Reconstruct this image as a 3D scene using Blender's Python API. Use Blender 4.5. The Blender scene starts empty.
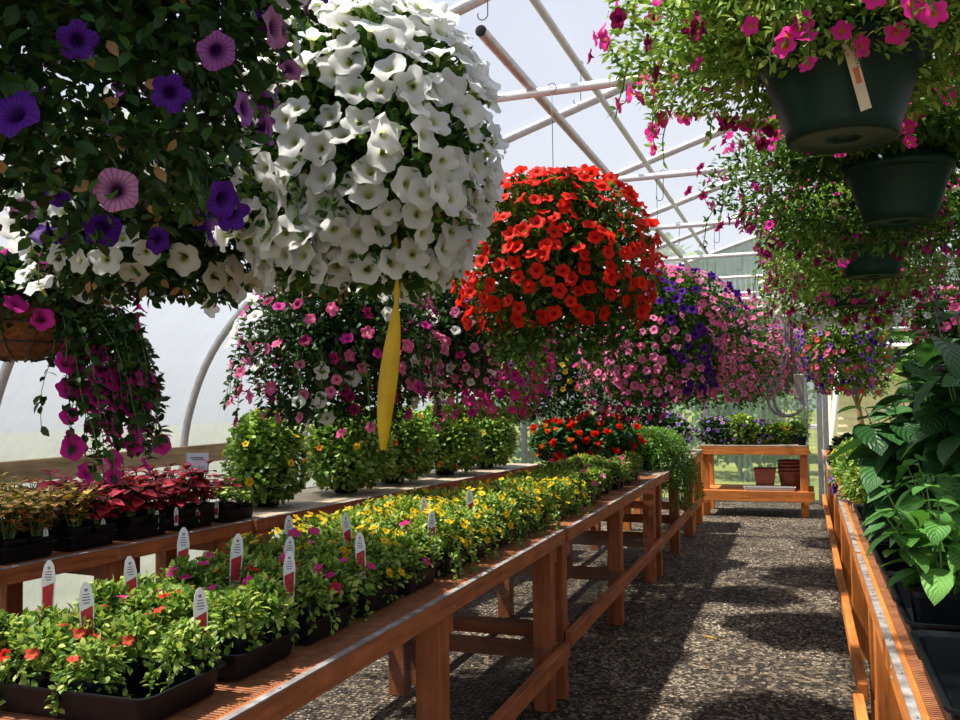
import bpy, math, random
import numpy as np
from mathutils import Vector, Matrix, Euler
C = bpy.context.scene.collection
SC = bpy.context.scene
PI = math.pi
rnd = random.Random(7)
RG = np.random.default_rng(11)

# ------------------------------------------------------------ camera
cd = bpy.data.cameras.new('camera'); cam = bpy.data.objects.new('camera', cd); C.objects.link(cam)
cd.sensor_width = 36; cd.lens = 900 / 960 * 36; cd.clip_start = .05; cd.clip_end = 500
cam.location = (0, 0, 1.5)
cam.rotation_euler = (Matrix.Rotation(math.radians(19.7), 3, 'Z') @ Matrix.Rotation(math.radians(92.45), 3, 'X')
                      @ Matrix.Rotation(math.radians(-.8), 3, 'Z')).to_euler()
SC.camera = cam
CAM = np.array([0, 0, 1.5])
# ------------------------------------------------------------ sky, sun, exposure
w = bpy.data.worlds.new('sky'); SC.world = w; w.use_nodes = True
nt = w.node_tree; nt.nodes.clear()
out = nt.nodes.new('ShaderNodeOutputWorld'); bg = nt.nodes.new('ShaderNodeBackground')
tc = nt.nodes.new('ShaderNodeTexCoord'); sp = nt.nodes.new('ShaderNodeSeparateXYZ'); rp = nt.nodes.new('ShaderNodeValToRGB')
nt.links.new(tc.outputs['Generated'], sp.inputs[0]); nt.links.new(sp.outputs['Z'], rp.inputs[0])
rp.color_ramp.elements[0].position = 0; rp.color_ramp.elements[0].color = (.80, .85, .93, 1)
rp.color_ramp.elements[1].position = .7; rp.color_ramp.elements[1].color = (.50, .62, .88, 1)
nt.links.new(rp.outputs[0], bg.inputs[0]); bg.inputs[1].default_value = 1.0
nt.links.new(bg.outputs[0], out.inputs[0])
sl = bpy.data.lights.new('sun', 'SUN'); sun = bpy.data.objects.new('sun', sl); C.objects.link(sun)
sl.energy = 13.5; sl.angle = math.radians(2.0); sl.color = (1, .95, .86)
sun.rotation_euler = Vector((-.42, -.14, .90)).to_track_quat('Z', 'Y').to_euler()
SC.view_settings.view_transform = 'Standard'; SC.view_settings.look = 'None'
SC.view_settings.gamma = 1; SC.view_settings.use_curve_mapping = False
SC.view_settings.exposure = -.05
SC.cycles.max_bounces = 8; SC.cycles.diffuse_bounces = 3; SC.cycles.glossy_bounces = 2
SC.cycles.transmission_bounces = 4; SC.cycles.transparent_max_bounces = 10
SC.cycles.sample_clamp_indirect = 6; SC.cycles.caustics_reflective = False; SC.cycles.caustics_refractive = False

# ------------------------------------------------------------ materials
def newmat(name):
    m = bpy.data.materials.new(name); m.use_nodes = True; m.node_tree.nodes.clear(); return m
class N:
    def __init__(s, m): s.t = m.node_tree; s.o = s.n('OutputMaterial')
    def n(s, typ, **kw):
        x = s.t.nodes.new('ShaderNode' + typ)
        for k, v in kw.items(): setattr(x, k, v)
        return x
    def l(s, a, b): s.t.links.new(a, b)
    def ramp(s, fac, stops):
        r = s.n('ValToRGB'); e = r.color_ramp.elements
        while len(e) < len(stops): e.new(.5)
        for i, (p, c) in enumerate(stops): e[i].position = p; e[i].color = (*c, 1)
        s.l(fac, r.inputs[0]); return r.outputs[0]
    def noise(s, vec=None, scale=5, detail=3, rough=.5):
        x = s.n('TexNoise'); x.inputs['Scale'].default_value = scale; x.inputs['Detail'].default_value = detail
        x.inputs['Roughness'].default_value = rough
        if vec is not None: s.l(vec, x.inputs['Vector'])
        return x.outputs[0]
    def map(s, scale, coord='Object'):
        t = s.n('TexCoord'); m = s.n('Mapping'); m.inputs['Scale'].default_value = scale
        s.l(t.outputs[coord], m.inputs[0]); return m.outputs[0]
    def pr(s, rough=.6, metal=0, spec=.5, **kw):
        p = s.n('BsdfPrincipled'); p.inputs['Roughness'].default_value = rough; p.inputs['Metallic'].default_value = metal
        p.inputs['Specular IOR Level'].default_value = spec; return p
    def bump(s, h, p, strength=.3, dist=.01):
        b = s.n('Bump'); b.inputs['Strength'].default_value = strength; b.inputs['Distance'].default_value = dist
        s.l(h, b.inputs['Height']); s.l(b.outputs[0], p.inputs['Normal'])
    def done(s, sh): s.l(sh, s.o.inputs[0])
def rough_mat(name, c1, c2, rough=.6, scale=20, metal=0, bump=.1, spec=.4):
    m = newmat(name); s = N(m); v = s.map((1, 1, 1)); f = s.noise(v, scale, 4)
    p = s.pr(rough, metal, spec); s.l(s.ramp(f, [(.3, c1), (.7, c2)]), p.inputs['Base Color'])
    if bump: s.bump(f, p, bump, .004)
    s.done(p.outputs[0]); return m
def wood(name, c, axis, worn=.35):
    m = newmat(name); s = N(m); sc = [14, 14, 14]; sc[axis] = 1.1
    v = s.map(tuple(sc)); f = s.noise(v, 2.2, 6, .65); g = s.noise(s.map((3, 3, 3)), 2.5, 4, .6)
    d = tuple(x * .42 for x in c); li = tuple(min(1, x * 1.25 + .02) for x in c)
    col = s.ramp(f, [(.28, d), (.5, c), (.75, li)])
    mx = s.n('MixRGB'); mx.blend_type = 'MULTIPLY'; s.l(col, mx.inputs[1])
    s.l(s.ramp(g, [(.3, (1 - worn, 1 - worn, 1 - worn)), (.65, (1, 1, 1))]), mx.inputs[2]); mx.inputs[0].default_value = 1
    p = s.pr(.62, 0, .3); s.l(mx.outputs[0], p.inputs['Base Color']); s.bump(f, p, .35, .004); s.done(p.outputs[0]); return m
RED = (.40, .125, .042)
WX, WY, WZ = [wood('stained_wood_%s' % 'xyz'[i], RED, i) for i in range(3)]
OX, OY, OZ = [wood('fresh_orange_wood_%s' % 'xyz'[i], (.62, .20, .04), i, .2) for i in range(3)]  # bench wood again, with its sunlit brightness put into the base colour
PLY = wood('weathered_plywood', (.42, .34, .24), 1, .3)
TAN = wood('tan_lumber', (.46, .33, .17), 1, .3)
FOOT = wood('bare_foot_wood', (.36, .27, .17), 2, .3)
PIPE = rough_mat('galvanized_pipe', (.46, .45, .45), (.62, .60, .60), .42, 30, .35, .05)
WPIPE = rough_mat('white_painted_pipe', (.70, .68, .68), (.80, .78, .78), .45, 30, 0, .05)
WIRE = rough_mat('dark_wire', (.05, .05, .05), (.10, .10, .10), .5, 30, .6, 0)
MESHW = rough_mat('grey_wire_mesh', (.12, .12, .115), (.22, .21, .20), .5, 30, .5, 0)
STRIP = rough_mat('grey_metal_strip', (.14, .12, .11), (.42, .40, .39), .6, 22, .2, .3)
LATH = rough_mat('orange_brown_lath', (.22, .075, .03), (.38, .15, .06), .7, 25, 0, .2)
BLACKP = rough_mat('black_pot_plastic', (.003, .0035, .005), (.006, .007, .010), .45, 30, 0, .05, .2)
GREENP = rough_mat('dark_green_plastic', (.002, .018, .013), (.004, .030, .022), .42, 12, 0, .05, .22)
GREYP = rough_mat('grey_pot_plastic', (.22, .22, .24), (.34, .34, .36), .6, 12)
COCO = rough_mat('coco_liner', (.13, .05, .02), (.30, .13, .05), .95, 60, 0, .9)
SOIL = rough_mat('dark_potting_soil', (.018, .012, .008), (.07, .05, .035), .95, 90, 0, .8)
TERRA = rough_mat('terracotta_plastic', (.22, .05, .03), (.30, .08, .045), .6, 12)
WHITEP = rough_mat('white_plastic', (.74, .74, .72), (.82, .82, .80), .5, 20, 0, 0)
TAGRED = rough_mat('tag_print_red', (.30, .01, .01), (.55, .03, .03), .5, 160, 0, 0)
INK = rough_mat('dark_ink', (.05, .05, .07), (.09, .09, .12), .6, 20, 0, 0)
SIGN = rough_mat('pale_lilac_card', (.66, .66, .78), (.74, .74, .84), .6, 8, 0, 0)
CREAM = rough_mat('cream_tag', (.60, .52, .38), (.72, .64, .48), .6, 20, 0, 0)
GALV = rough_mat('grey_conduit', (.20, .205, .21), (.34, .34, .35), .42, 40, .3, 0)
BOXM = rough_mat('putty_box', (.34, .31, .28), (.42, .39, .35), .6, 20)
BEIGE = rough_mat('beige_siding', (.62, .52, .40), (.72, .62, .50), .8, 3)
ROOFM = rough_mat('dark_roof', (.08, .07, .06), (.15, .13, .12), .8, 6)
BARK = rough_mat('brown_bark', (.10, .055, .03), (.20, .12, .07), .9, 25, 0, .8)
YEL = rough_mat('yellow_ribbon', (.55, .33, .004), (.70, .44, .008), .5, 14, 0, .1)
PRINTR = rough_mat('tag_red_orange', (.55, .12, .05), (.6, .2, .1), .6, 14, 0, 0)

def film(name, tra, sc, tcol):
    m = newmat(name); s = N(m); v = s.map(sc); f = s.noise(v, 1.3, 5, .6)
    t = s.n('BsdfTransparent'); tl = s.n('BsdfTranslucent'); d = s.n('BsdfDiffuse'); gl = s.n('BsdfGlossy')
    tl.inputs[0].default_value = (*tcol, 1); d.inputs[0].default_value = (.62, .63, .67, 1); gl.inputs[0].default_value = (.8, .8, .8, 1)
    gl.inputs['Roughness'].default_value = .25
    b = s.n('Bump'); b.inputs['Strength'].default_value = .9; b.inputs['Distance'].default_value = .06; s.l(f, b.inputs['Height'])
    for x in (tl, d, gl): s.l(b.outputs[0], x.inputs['Normal'])
    m1 = s.n('MixShader'); m1.inputs[0].default_value = .22; s.l(tl.outputs[0], m1.inputs[1]); s.l(d.outputs[0], m1.inputs[2])
    m2 = s.n('MixShader'); m2.inputs[0].default_value = .06; s.l(m1.outputs[0], m2.inputs[1]); s.l(gl.outputs[0], m2.inputs[2])
    m3 = s.n('MixShader'); s.l(s.ramp(f, [(.3, (tra - .07,) * 3), (.7, (tra + .07,) * 3)]), m3.inputs[0])
    s.l(m2.outputs[0], m3.inputs[1]); s.l(t.outputs[0], m3.inputs[2]); s.done(m3.outputs[0]); return m
FILM = film('greenhouse_film', .66, (.7, .25, .7), (.29, .29, .31))
FILMW = film('wall_film', .14, (1.2, 1.6, .7), (.24, .255, .29))
def polycarb(name, tra, col):
    m = newmat(name); s = N(m); v = s.map((1.5, 1.5, .5)); f = s.noise(v, 2, 4, .6)
    t = s.n('BsdfTransparent'); tl = s.n('BsdfTranslucent'); d = s.n('BsdfDiffuse')
    t.inputs[0].default_value = (.86, .92, .86, 1)
    cc = s.ramp(f, [(.3, tuple(x * .75 for x in col)), (.7, col)]); s.l(cc, tl.inputs[0]); s.l(cc, d.inputs[0])
    m1 = s.n('MixShader'); m1.inputs[0].default_value = .4; s.l(tl.outputs[0], m1.inputs[1]); s.l(d.outputs[0], m1.inputs[2])
    m3 = s.n('MixShader'); m3.inputs[0].default_value = tra; s.l(m1.outputs[0], m3.inputs[1]); s.l(t.outputs[0], m3.inputs[2])
    s.done(m3.outputs[0]); return m
POLY = polycarb('corrugated_panel', .50, (.40, .46, .42))
POLYG = polycarb('gable_panel', .10, (.50, .58, .57))

def leafmat(name, stops, trans=.35, rough=.45, veins=0, edge=None):
    m = newmat(name); s = N(m); g = s.n('NewGeometry')
    col = s.ramp(g.outputs['Random Per Island'], stops)
    p = s.pr(rough, 0, .25)
    if edge or veins:
        uv = s.n('UVMap'); sx = s.n('SeparateXYZ'); s.l(uv.outputs[0], sx.inputs[0])
        ab = s.n('Math', operation='ABSOLUTE'); s.l(sx.outputs[0], ab.inputs[0])
    if edge:
        mx = s.n('MixRGB'); s.l(s.ramp(ab.outputs[0], [(.55, (0, 0, 0)), (.85, (1, 1, 1))]), mx.inputs[0]); s.l(col, mx.inputs[1])
        mx.inputs[2].default_value = (*edge, 1); col = mx.outputs[0]
    if veins:
        ma = s.n('Math', operation='MULTIPLY_ADD'); s.l(ab.outputs[0], ma.inputs[0]); ma.inputs[1].default_value = -.45; s.l(sx.outputs[1], ma.inputs[2])
        mm = s.n('Math', operation='MULTIPLY'); s.l(ma.outputs[0], mm.inputs[0]); mm.inputs[1].default_value = veins * 2 * PI
        sn = s.n('Math', operation='SINE'); s.l(mm.outputs[0], sn.inputs[0])
        s.bump(sn.outputs[0], p, .5, .003)
    s.l(col, p.inputs['Base Color'])
    tl = s.n('BsdfTranslucent'); tc = s.n('MixRGB'); tc.blend_type = 'MULTIPLY'; tc.inputs[0].default_value = 1
    s.l(col, tc.inputs[1]); tc.inputs[2].default_value = (1.0, 1.0, .55, 1); s.l(tc.outputs[0], tl.inputs[0])
    mx = s.n('MixShader'); mx.inputs[0].default_value = trans; s.l(p.outputs[0], mx.inputs[1]); s.l(tl.outputs[0], mx.inputs[2])
    s.done(mx.outputs[0]); return m
G_PET = leafmat('petunia_leaf', [(0, (.02, .06, .01)), (.5, (.055, .14, .02)), (1, (.20, .34, .06))])
G_DARK = leafmat('dark_trailing_leaf', [(0, (.010, .03, .008)), (.6, (.026, .07, .014)), (1, (.07, .15, .03))], .2)
G_LIME = leafmat('bright_calibrachoa_leaf', [(0, (.05, .12, .015)), (.5, (.18, .32, .04)), (1, (.50, .57, .14))])
G_BUSH = leafmat('vine_leaf', [(0, (.06, .15, .02)), (.5, (.20, .37, .05)), (1, (.46, .58, .17))], .3)
G_BIG = leafmat('broad_leaf', [(0, (.018, .065, .018)), (.5, (.038, .12, .03)), (1, (.075, .21, .055))], .22, .38, veins=7)
G_MINT = leafmat('light_broad_leaf', [(0, (.07, .22, .035)), (.5, (.12, .33, .06)), (1, (.20, .44, .09))], .3, .42, veins=6)
G_FERN = leafmat('fine_trailing_leaf', [(0, (.06, .15, .02)), (.5, (.13, .28, .04)), (1, (.24, .42, .08))], .35)
G_RED = leafmat('coleus_red_leaf', [(0, (.12, .01, .018)), (.5, (.28, .018, .03)), (.8, (.42, .03, .05)), (1, (.60, .05, .06))], .3)
G_CHAR = leafmat('coleus_chartreuse_leaf', [(0, (.10, .08, .02)), (.5, (.34, .36, .07)), (1, (.52, .52, .13))], .3, edge=(.55, .55, .18))
G_ORG = leafmat('coleus_rust_leaf', [(0, (.13, .03, .015)), (.5, (.34, .13, .03)), (1, (.5, .36, .06))], .3, edge=(.42, .40, .08))
G_PURP = leafmat('dusky_purple_leaf', [(0, (.02, .01, .018)), (.6, (.07, .02, .05)), (1, (.10, .10, .05))], .2)
G_TREE = leafmat('tree_leaf', [(0, (.05, .12, .03)), (.5, (.11, .22, .05)), (1, (.22, .36, .09))], .3)
G_DRY = leafmat('dry_brown_leaf', [(0, (.20, .10, .04)), (1, (.42, .24, .10))], .3)
STEM = rough_mat('green_stem', (.08, .16, .03), (.14, .24, .06), .6, 20, 0, 0)

def petal(name, rim, thr, vein=0, r0=.25, r1=.5, trans=.45, star=None):
    m = newmat(name); s = N(m)
    uv = s.n('UVMap'); sx = s.n('SeparateXYZ'); s.l(uv.outputs[0], sx.inputs[0])
    fac = s.ramp(sx.outputs[1], [(r0, (0, 0, 0)), (r1, (1, 1, 1))])
    oi = s.n('ObjectInfo')
    base = s.n('MixRGB'); base.blend_type = 'MULTIPLY'; base.inputs[1].default_value = (*rim, 1); base.inputs[0].default_value = 1
    s.l(s.ramp(oi.outputs['Random'], [(0, (.78, .78, .78)), (1, (1, 1, 1))]), base.inputs[2])
    col = base.outputs[0]
    if vein:
        a = s.n('Math', operation='MULTIPLY'); s.l(sx.outputs[0], a.inputs[0]); a.inputs[1].default_value = 2 * PI * 20
        sn = s.n('Math', operation='SINE'); s.l(a.outputs[0], sn.inputs[0])
        vf = s.ramp(sn.outputs[0], [(.45, (0, 0, 0)), (1, (vein,) * 3)])
        mv = s.n('MixRGB'); s.l(vf, mv.inputs[0]); s.l(col, mv.inputs[1]); mv.inputs[2].default_value = (*thr, 1); col = mv.outputs[0]
    if star:
        a = s.n('Math', operation='MULTIPLY'); s.l(sx.outputs[0], a.inputs[0]); a.inputs[1].default_value = 2 * PI * 5
        sn = s.n('Math', operation='COSINE'); s.l(a.outputs[0], sn.inputs[0])
        vf = s.ramp(sn.outputs[0], [(.3, (0, 0, 0)), (.6, (1, 1, 1))])
        mv = s.n('MixRGB'); s.l(vf, mv.inputs[0]); s.l(col, mv.inputs[1]); mv.inputs[2].default_value = (*star, 1); col = mv.outputs[0]
    mx = s.n('MixRGB'); s.l(fac, mx.inputs[0]); mx.inputs[1].default_value = (*thr, 1); s.l(col, mx.inputs[2])
    p = s.pr(.55, 0, .15); s.l(mx.outputs[0], p.inputs['Base Color'])
    tl = s.n('BsdfTranslucent'); s.l(mx.outputs[0], tl.inputs[0])
    ms = s.n('MixShader'); ms.inputs[0].default_value = trans; s.l(p.outputs[0], ms.inputs[1]); s.l(tl.outputs[0], ms.inputs[2])
    s.done(ms.outputs[0]); return m
P_WHITE = petal('white_petal', (.93, .93, .90), (.52, .56, .08), 0, .12, .34, .55)
P_PURP = petal('deep_purple_petal', (.11, .018, .33), (.03, .0, .09), .5)
P_VIOL = petal('lilac_veined_petal', (.42, .13, .50), (.045, .005, .09), .5, .25, .62)
P_MAUVE = petal('mauve_petal', (.55, .22, .42), (.08, .01, .08), .5, .2, .6)
P_RED = petal('red_petal', (.90, .030, .012), (.45, .01, .01), 0, .1, .4)
P_MAG = petal('magenta_petal', (.72, .03, .36), (.35, .01, .16), .2, .1, .45)
P_HOT = petal('hot_pink_petal', (.92, .04, .38), (.60, .22, .02), 0, .16, .34)
P_PINK = petal('light_pink_petal', (.92, .27, .50), (.72, .10, .26), .15, .2, .5)
P_ROSE = petal('rose_petal', (.90, .14, .36), (.85, .6, .5), 0, .12, .3)
P_WINE = petal('wine_petal', (.34, .010, .10), (.12, .0, .05), .3)
P_YEL = petal('yellow_petal', (.90, .62, .02), (.70, .24, .01), 0, .15, .35)
P_ORG = petal('orange_petal', (.86, .24, .02), (.6, .05, .01), 0, .15, .4)
P_CORAL = petal('coral_petal', (.86, .08, .06), (.75, .35, .03), 0, .15, .35)
P_LAV = petal('violet_edge_petal', (.34, .16, .66), (.1, .02, .25), .3)
P_LAVW = petal('pale_lilac_petal', (.62, .38, .70), (.14, .02, .14), .3, .3, .6)
P_TUBE = rough_mat('pale_green_tube', (.30, .36, .12), (.36, .42, .16), .6, 20, 0, 0)

# ------------------------------------------------------------ mesh soup
class Soup:
    def __init__(s): s.V = []; s.U = []; s.F = []; s.n = 0
    def add(s, V, F, m=0, UV=None):
        V = np.asarray(V, float); s.V.append(V); s.U.append(np.zeros((len(V), 2)) if UV is None else UV)
        for f in F:
            a = np.asarray(f, int)
            if a.ndim == 1: a = a[None]
            s.F.append((a + s.n, m))
        s.n += len(V)
    def inst(s, T, M, P, S):
        V, UV, FL = T; k = len(P); nv = len(V)
        W = np.einsum('nij,nvj->nvi', M, V[None] * np.asarray(S)[:, None, None]) + P[:, None]
        s.V.append(W.reshape(-1, 3)); s.U.append(np.tile(UV, (k, 1)))
        off = s.n + np.arange(k) * nv
        for (F, m) in FL: s.F.append(((F[None] + off[:, None, None]).reshape(-1, F.shape[1]), m))
        s.n += nv * k
    def mesh(s, name, mats, smooth=True):
        me = bpy.data.meshes.new(name); V = np.concatenate(s.V); U = np.concatenate(s.U)
        me.vertices.add(len(V)); me.vertices.foreach_set('co', V.ravel())
        li = np.concatenate([f.ravel() for f, m in s.F]); tot = np.concatenate([np.full(len(f), f.shape[1]) for f, m in s.F])
        mi = np.concatenate([np.full(len(f), m) for f, m in s.F])
        me.loops.add(len(li)); me.loops.foreach_set('vertex_index', li.astype(np.int32))
        me.polygons.add(len(tot)); st = np.concatenate([[0], np.cumsum(tot)[:-1]])
        me.polygons.foreach_set('loop_start', st.astype(np.int32))
        me.polygons.foreach_set('material_index', mi.astype(np.int32))
        me.polygons.foreach_set('use_smooth', np.full(len(tot), bool(smooth)))
        uv = me.uv_layers.new(name='UVMap'); uv.data.foreach_set('uv', U[li].ravel())
        for x in (mats if isinstance(mats, (list, tuple)) else [mats]): me.materials.append(x)
        me.update(calc_edges=True); me.validate(); return me
    def build(s, name, mats, parent=None, smooth=False, bevel=0):
        o = bpy.data.objects.new(name, s.mesh(name, mats, smooth)); C.objects.link(o)
        if parent: o.parent = parent
        if bevel:
            b = o.modifiers.new('bevel', 'BEVEL'); b.width = bevel; b.segments = 1; b.limit_method = 'ANGLE'
        return o
    def box(s, c, d, rz=0, m=0, tilt=None):
        x, y, z = d[0] / 2, d[1] / 2, d[2] / 2
        V = np.array([(i * x, j * y, k * z) for k in (-1, 1) for i, j in ((-1, -1), (1, -1), (1, 1), (-1, 1))])
        if tilt is not None: V = V @ np.array(tilt).T
        if rz: a, b = math.cos(rz), math.sin(rz); V = V @ np.array([[a, b, 0], [-b, a, 0], [0, 0, 1]])
        s.add(V + np.array(c), [[(0, 3, 2, 1), (4, 5, 6, 7), (0, 1, 5, 4), (1, 2, 6, 5), (2, 3, 7, 6), (3, 0, 4, 7)]], m); return s
    def bx(s, x0, x1, y0, y1, z0, z1, m=0): return s.box(((x0 + x1) / 2, (y0 + y1) / 2, (z0 + z1) / 2), (x1 - x0, y1 - y0, z1 - z0), 0, m)
    def tube(s, pts, r, n=8, m=0, cap=True):
        P = np.array(pts, float); k = len(P); rr = np.full(k, r) if np.isscalar(r) else np.array(r)
        T = np.gradient(P, axis=0); T /= np.linalg.norm(T, axis=1)[:, None] + 1e-9
        up = np.array([0, 0, 1.]) if abs(T[0, 2]) < .9 else np.array([1., 0, 0])
        a = np.cross(T[0], up); a /= np.linalg.norm(a); V = []
        for i in range(k):
            a = a - T[i] * a.dot(T[i]); a /= np.linalg.norm(a) + 1e-9; b = np.cross(T[i], a)
            th = np.arange(n) * 2 * PI / n
            V.append(P[i] + rr[i] * (np.cos(th)[:, None] * a + np.sin(th)[:, None] * b))
        i = np.arange(k - 1)[:, None] * n; j = np.arange(n)[None]
        F = np.stack([i + j, i + (j + 1) % n, i + n + (j + 1) % n, i + n + j], -1).reshape(-1, 4)
        fs = [F]
        if cap: fs += [np.arange(n)[::-1][None], ((k - 1) * n + np.arange(n))[None]]
        s.add(np.concatenate(V), fs, m); return s
    def lathe(s, prof, n=32, c=(0, 0, 0), m=0, cap0=False):
        th = np.arange(n) * 2 * PI / n; k = len(prof)
        V = np.concatenate([np.stack([r * np.cos(th), r * np.sin(th), np.full(n, z)], 1) for r, z in prof]) + np.array(c)
        i = np.arange(k - 1)[:, None] * n; j = np.arange(n)[None]
        F = [np.stack([i + j, i + (j + 1) % n, i + n + (j + 1) % n, i + n + j], -1).reshape(-1, 4)]
        if cap0: F.append(np.arange(n)[::-1][None])
        s.add(V, F, m); return s
    def rect(s, prof, hx, hy, rc=.02, c=(0, 0, 0), m=0, cap=True):
        pts = []
        for qx, qy, a0 in ((1, 1, 0), (-1, 1, 90), (-1, -1, 180), (1, -1, 270)):
            for a in (0, 30, 60, 90): t = math.radians(a0 + a); pts.append((qx, qy, math.cos(t), math.sin(t)))
        V = []; n = len(pts)
        for off, z in prof:
            r = max(.002, rc + off * .5)
            for qx, qy, cx, sy in pts: V.append((qx * (hx + off - r) + r * cx, qy * (hy + off - r) + r * sy, z))
        k = len(prof); i = np.arange(k - 1)[:, None] * n; j = np.arange(n)[None]
        F = [np.stack([i + j, i + (j + 1) % n, i + n + (j + 1) % n, i + n + j], -1).reshape(-1, 4)]
        if cap: F += [np.arange(n)[::-1][None], (np.arange(n) + (k - 1) * n)[None]]
        s.add(np.array(V) + np.array(c), F, m); return s

def frames(y, n):
    y = y / (np.linalg.norm(y, axis=1)[:, None] + 1e-9); x = np.cross(y, n); x /= np.linalg.norm(x, axis=1)[:, None] + 1e-9
    return np.stack([x, y, np.cross(x, y)], -1)
def frames_z(z, rng=RG):
    z = z / (np.linalg.norm(z, axis=1)[:, None] + 1e-9); y = rng.normal(size=z.shape); x = np.cross(y, z); x /= np.linalg.norm(x, axis=1)[:, None] + 1e-9
    return np.stack([x, np.cross(z, x), z], -1)
def leaf_T(width=.5, rows=3, fold=.12, droop=.25, shape=1.0, base=.0):
    V = [(0, 0, 0)]; U = [(0, 0)]
    for i in range(1, rows + 1):
        t = i / (rows + 1); wd = width / 2 * math.sin(PI * t ** shape) ** .8; z = -droop * t * t
        for sx in (-1, 0, 1): V.append((sx * wd, t, z + (fold * abs(sx) * wd * 2))); U.append((sx, t))
    V.append((0, 1, -droop)); U.append((0, 1)); n = len(V) - 1
    tri = [(0, 2, 1), (0, 3, 2), (n, n - 3, n - 2), (n, n - 2, n - 1)]; q = []
    for i in range(rows - 1):
        a = 1 + 3 * i
        for j in (0, 1): q.append((a + j, a + j + 1, a + j + 4, a + j + 3))
    FL = [(np.array(tri), 0)]
    if q: FL.append((np.array(q), 0))
    return (np.array(V, float), np.array(U, float), FL)
LEAF = leaf_T(.58, 2); LEAFN = leaf_T(.40, 2); LEAFB = leaf_T(.74, 6, .10, .35, .75); LEAFC = leaf_T(.75, 4, .08, .3, .8); LEAFR = leaf_T(.9, 3, .1, .2, .9)
def flower_T(lobes=5, seg=20, depth=.75, ruffle=.10, notch=.16, ph=0, flat=0):
    rs = [(.06, -depth), (.13, -.32 * (1 - flat)), (.42, -.07 * (1 - flat)), (.75, .0), (1.0, -.03)]
    V = []; U = []
    for k, (r, z) in enumerate(rs):
        for i in range(seg):
            a = 2 * PI * i / seg; g = abs(math.cos(a * lobes / 2 + ph)); rr = r; zz = z
            if k >= 3: rr *= 1 - notch * (1 - g ** .5) * (.5 if k == 3 else 1)
            if k == 4: zz += ruffle * math.sin(a * lobes + 1.3 + ph) + .05 * math.sin(a * 3 + ph * 7)
            V.append((rr * math.cos(a), rr * math.sin(a), zz)); U.append((i / seg, r))
    F = []
    for k in range(4):
        F.append(np.array([(k * seg + i, k * seg + (i + 1) % seg, (k + 1) * seg + (i + 1) % seg, (k + 1) * seg + i) for i in range(seg)]))
    V = np.array(V); V[:, 2] += depth * .0
    return (V, np.array(U), [(F[0], 1), (F[1], 0), (F[2], 0), (F[3], 0)])
def double_T(seed):
    r = np.random.default_rng(seed); S = Soup(); T = leaf_T(.95, 3, .2, -.35, .6)
    k = 14; a = r.uniform(0, 2 * PI, k); el = r.uniform(.1, 1.2, k)
    y = np.stack([np.cos(a) * np.cos(el), np.sin(a) * np.cos(el), np.sin(el)], 1)
    S.inst((T[0], np.stack([T[1][:, 0], T[1][:, 1] * .5 + .5], 1), T[2]), frames(y, np.tile([0, 0, 1.], (k, 1))), np.zeros((k, 3)), r.uniform(.75, 1.05, k))
    return (np.concatenate(S.V), np.concatenate(S.U), S.F)
PET = [flower_T(5, 20, .8, .12, .26, p) for p in (0, .7, 1.9)]
PET2 = flower_T(5, 20, .9, .24, .30, 1.1)
CAL = [flower_T(5, 20, .6, .06, .30, p) for p in (0, .8)]
FLAT = flower_T(5, 15, .25, .05, .25, .4, .8)
DBL = double_T(3)
PROTO = {}
def tube_of(m): return P_TUBE if m in (P_WHITE, P_YEL) else m
def flower_mesh(key, T, mat):
    k = (key, mat.name)
    if k not in PROTO:
        S = Soup(); S.inst(T, np.eye(3)[None], np.zeros((1, 3)), [1.0]); PROTO[k] = S.mesh('flower', [mat, tube_of(mat)])
    return PROTO[k]

# ------------------------------------------------------------ object helpers
def link_empty(name, loc, rz=0):
    o = bpy.data.objects.new(name, None); C.objects.link(o); o.location = loc; o.rotation_euler = (0, 0, rz); o.empty_display_size = .05; return o
def tag(o, label, cat, group=None, kind=None):
    if label: o['label'] = label
    if cat: o['category'] = cat
    if group: o['group'] = group
    if kind: o['kind'] = kind
    return o
def thing(name, label, cat, loc=(0, 0, 0), rz=0, group=None): return tag(link_empty(name, loc, rz), label, cat, group)
def struct(S, name, m, smooth=False, bevel=0): o = S.build(name, m, None, smooth, bevel); o['kind'] = 'structure'; return o
KIDS = {}
def copy_tree(o, parent=None):
    c = o.copy(); C.objects.link(c); c.parent = parent
    for ch in KIDS.get(o, None) or [x for x in o.children]: copy_tree(ch, c)
    return c
def mat3(M, p, s):
    m = Matrix([[*M[0], 0], [*M[1], 0], [*M[2], 0], [0, 0, 0, 1]]) @ Matrix.Scale(s, 4); m.translation = Vector(p); return m
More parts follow.
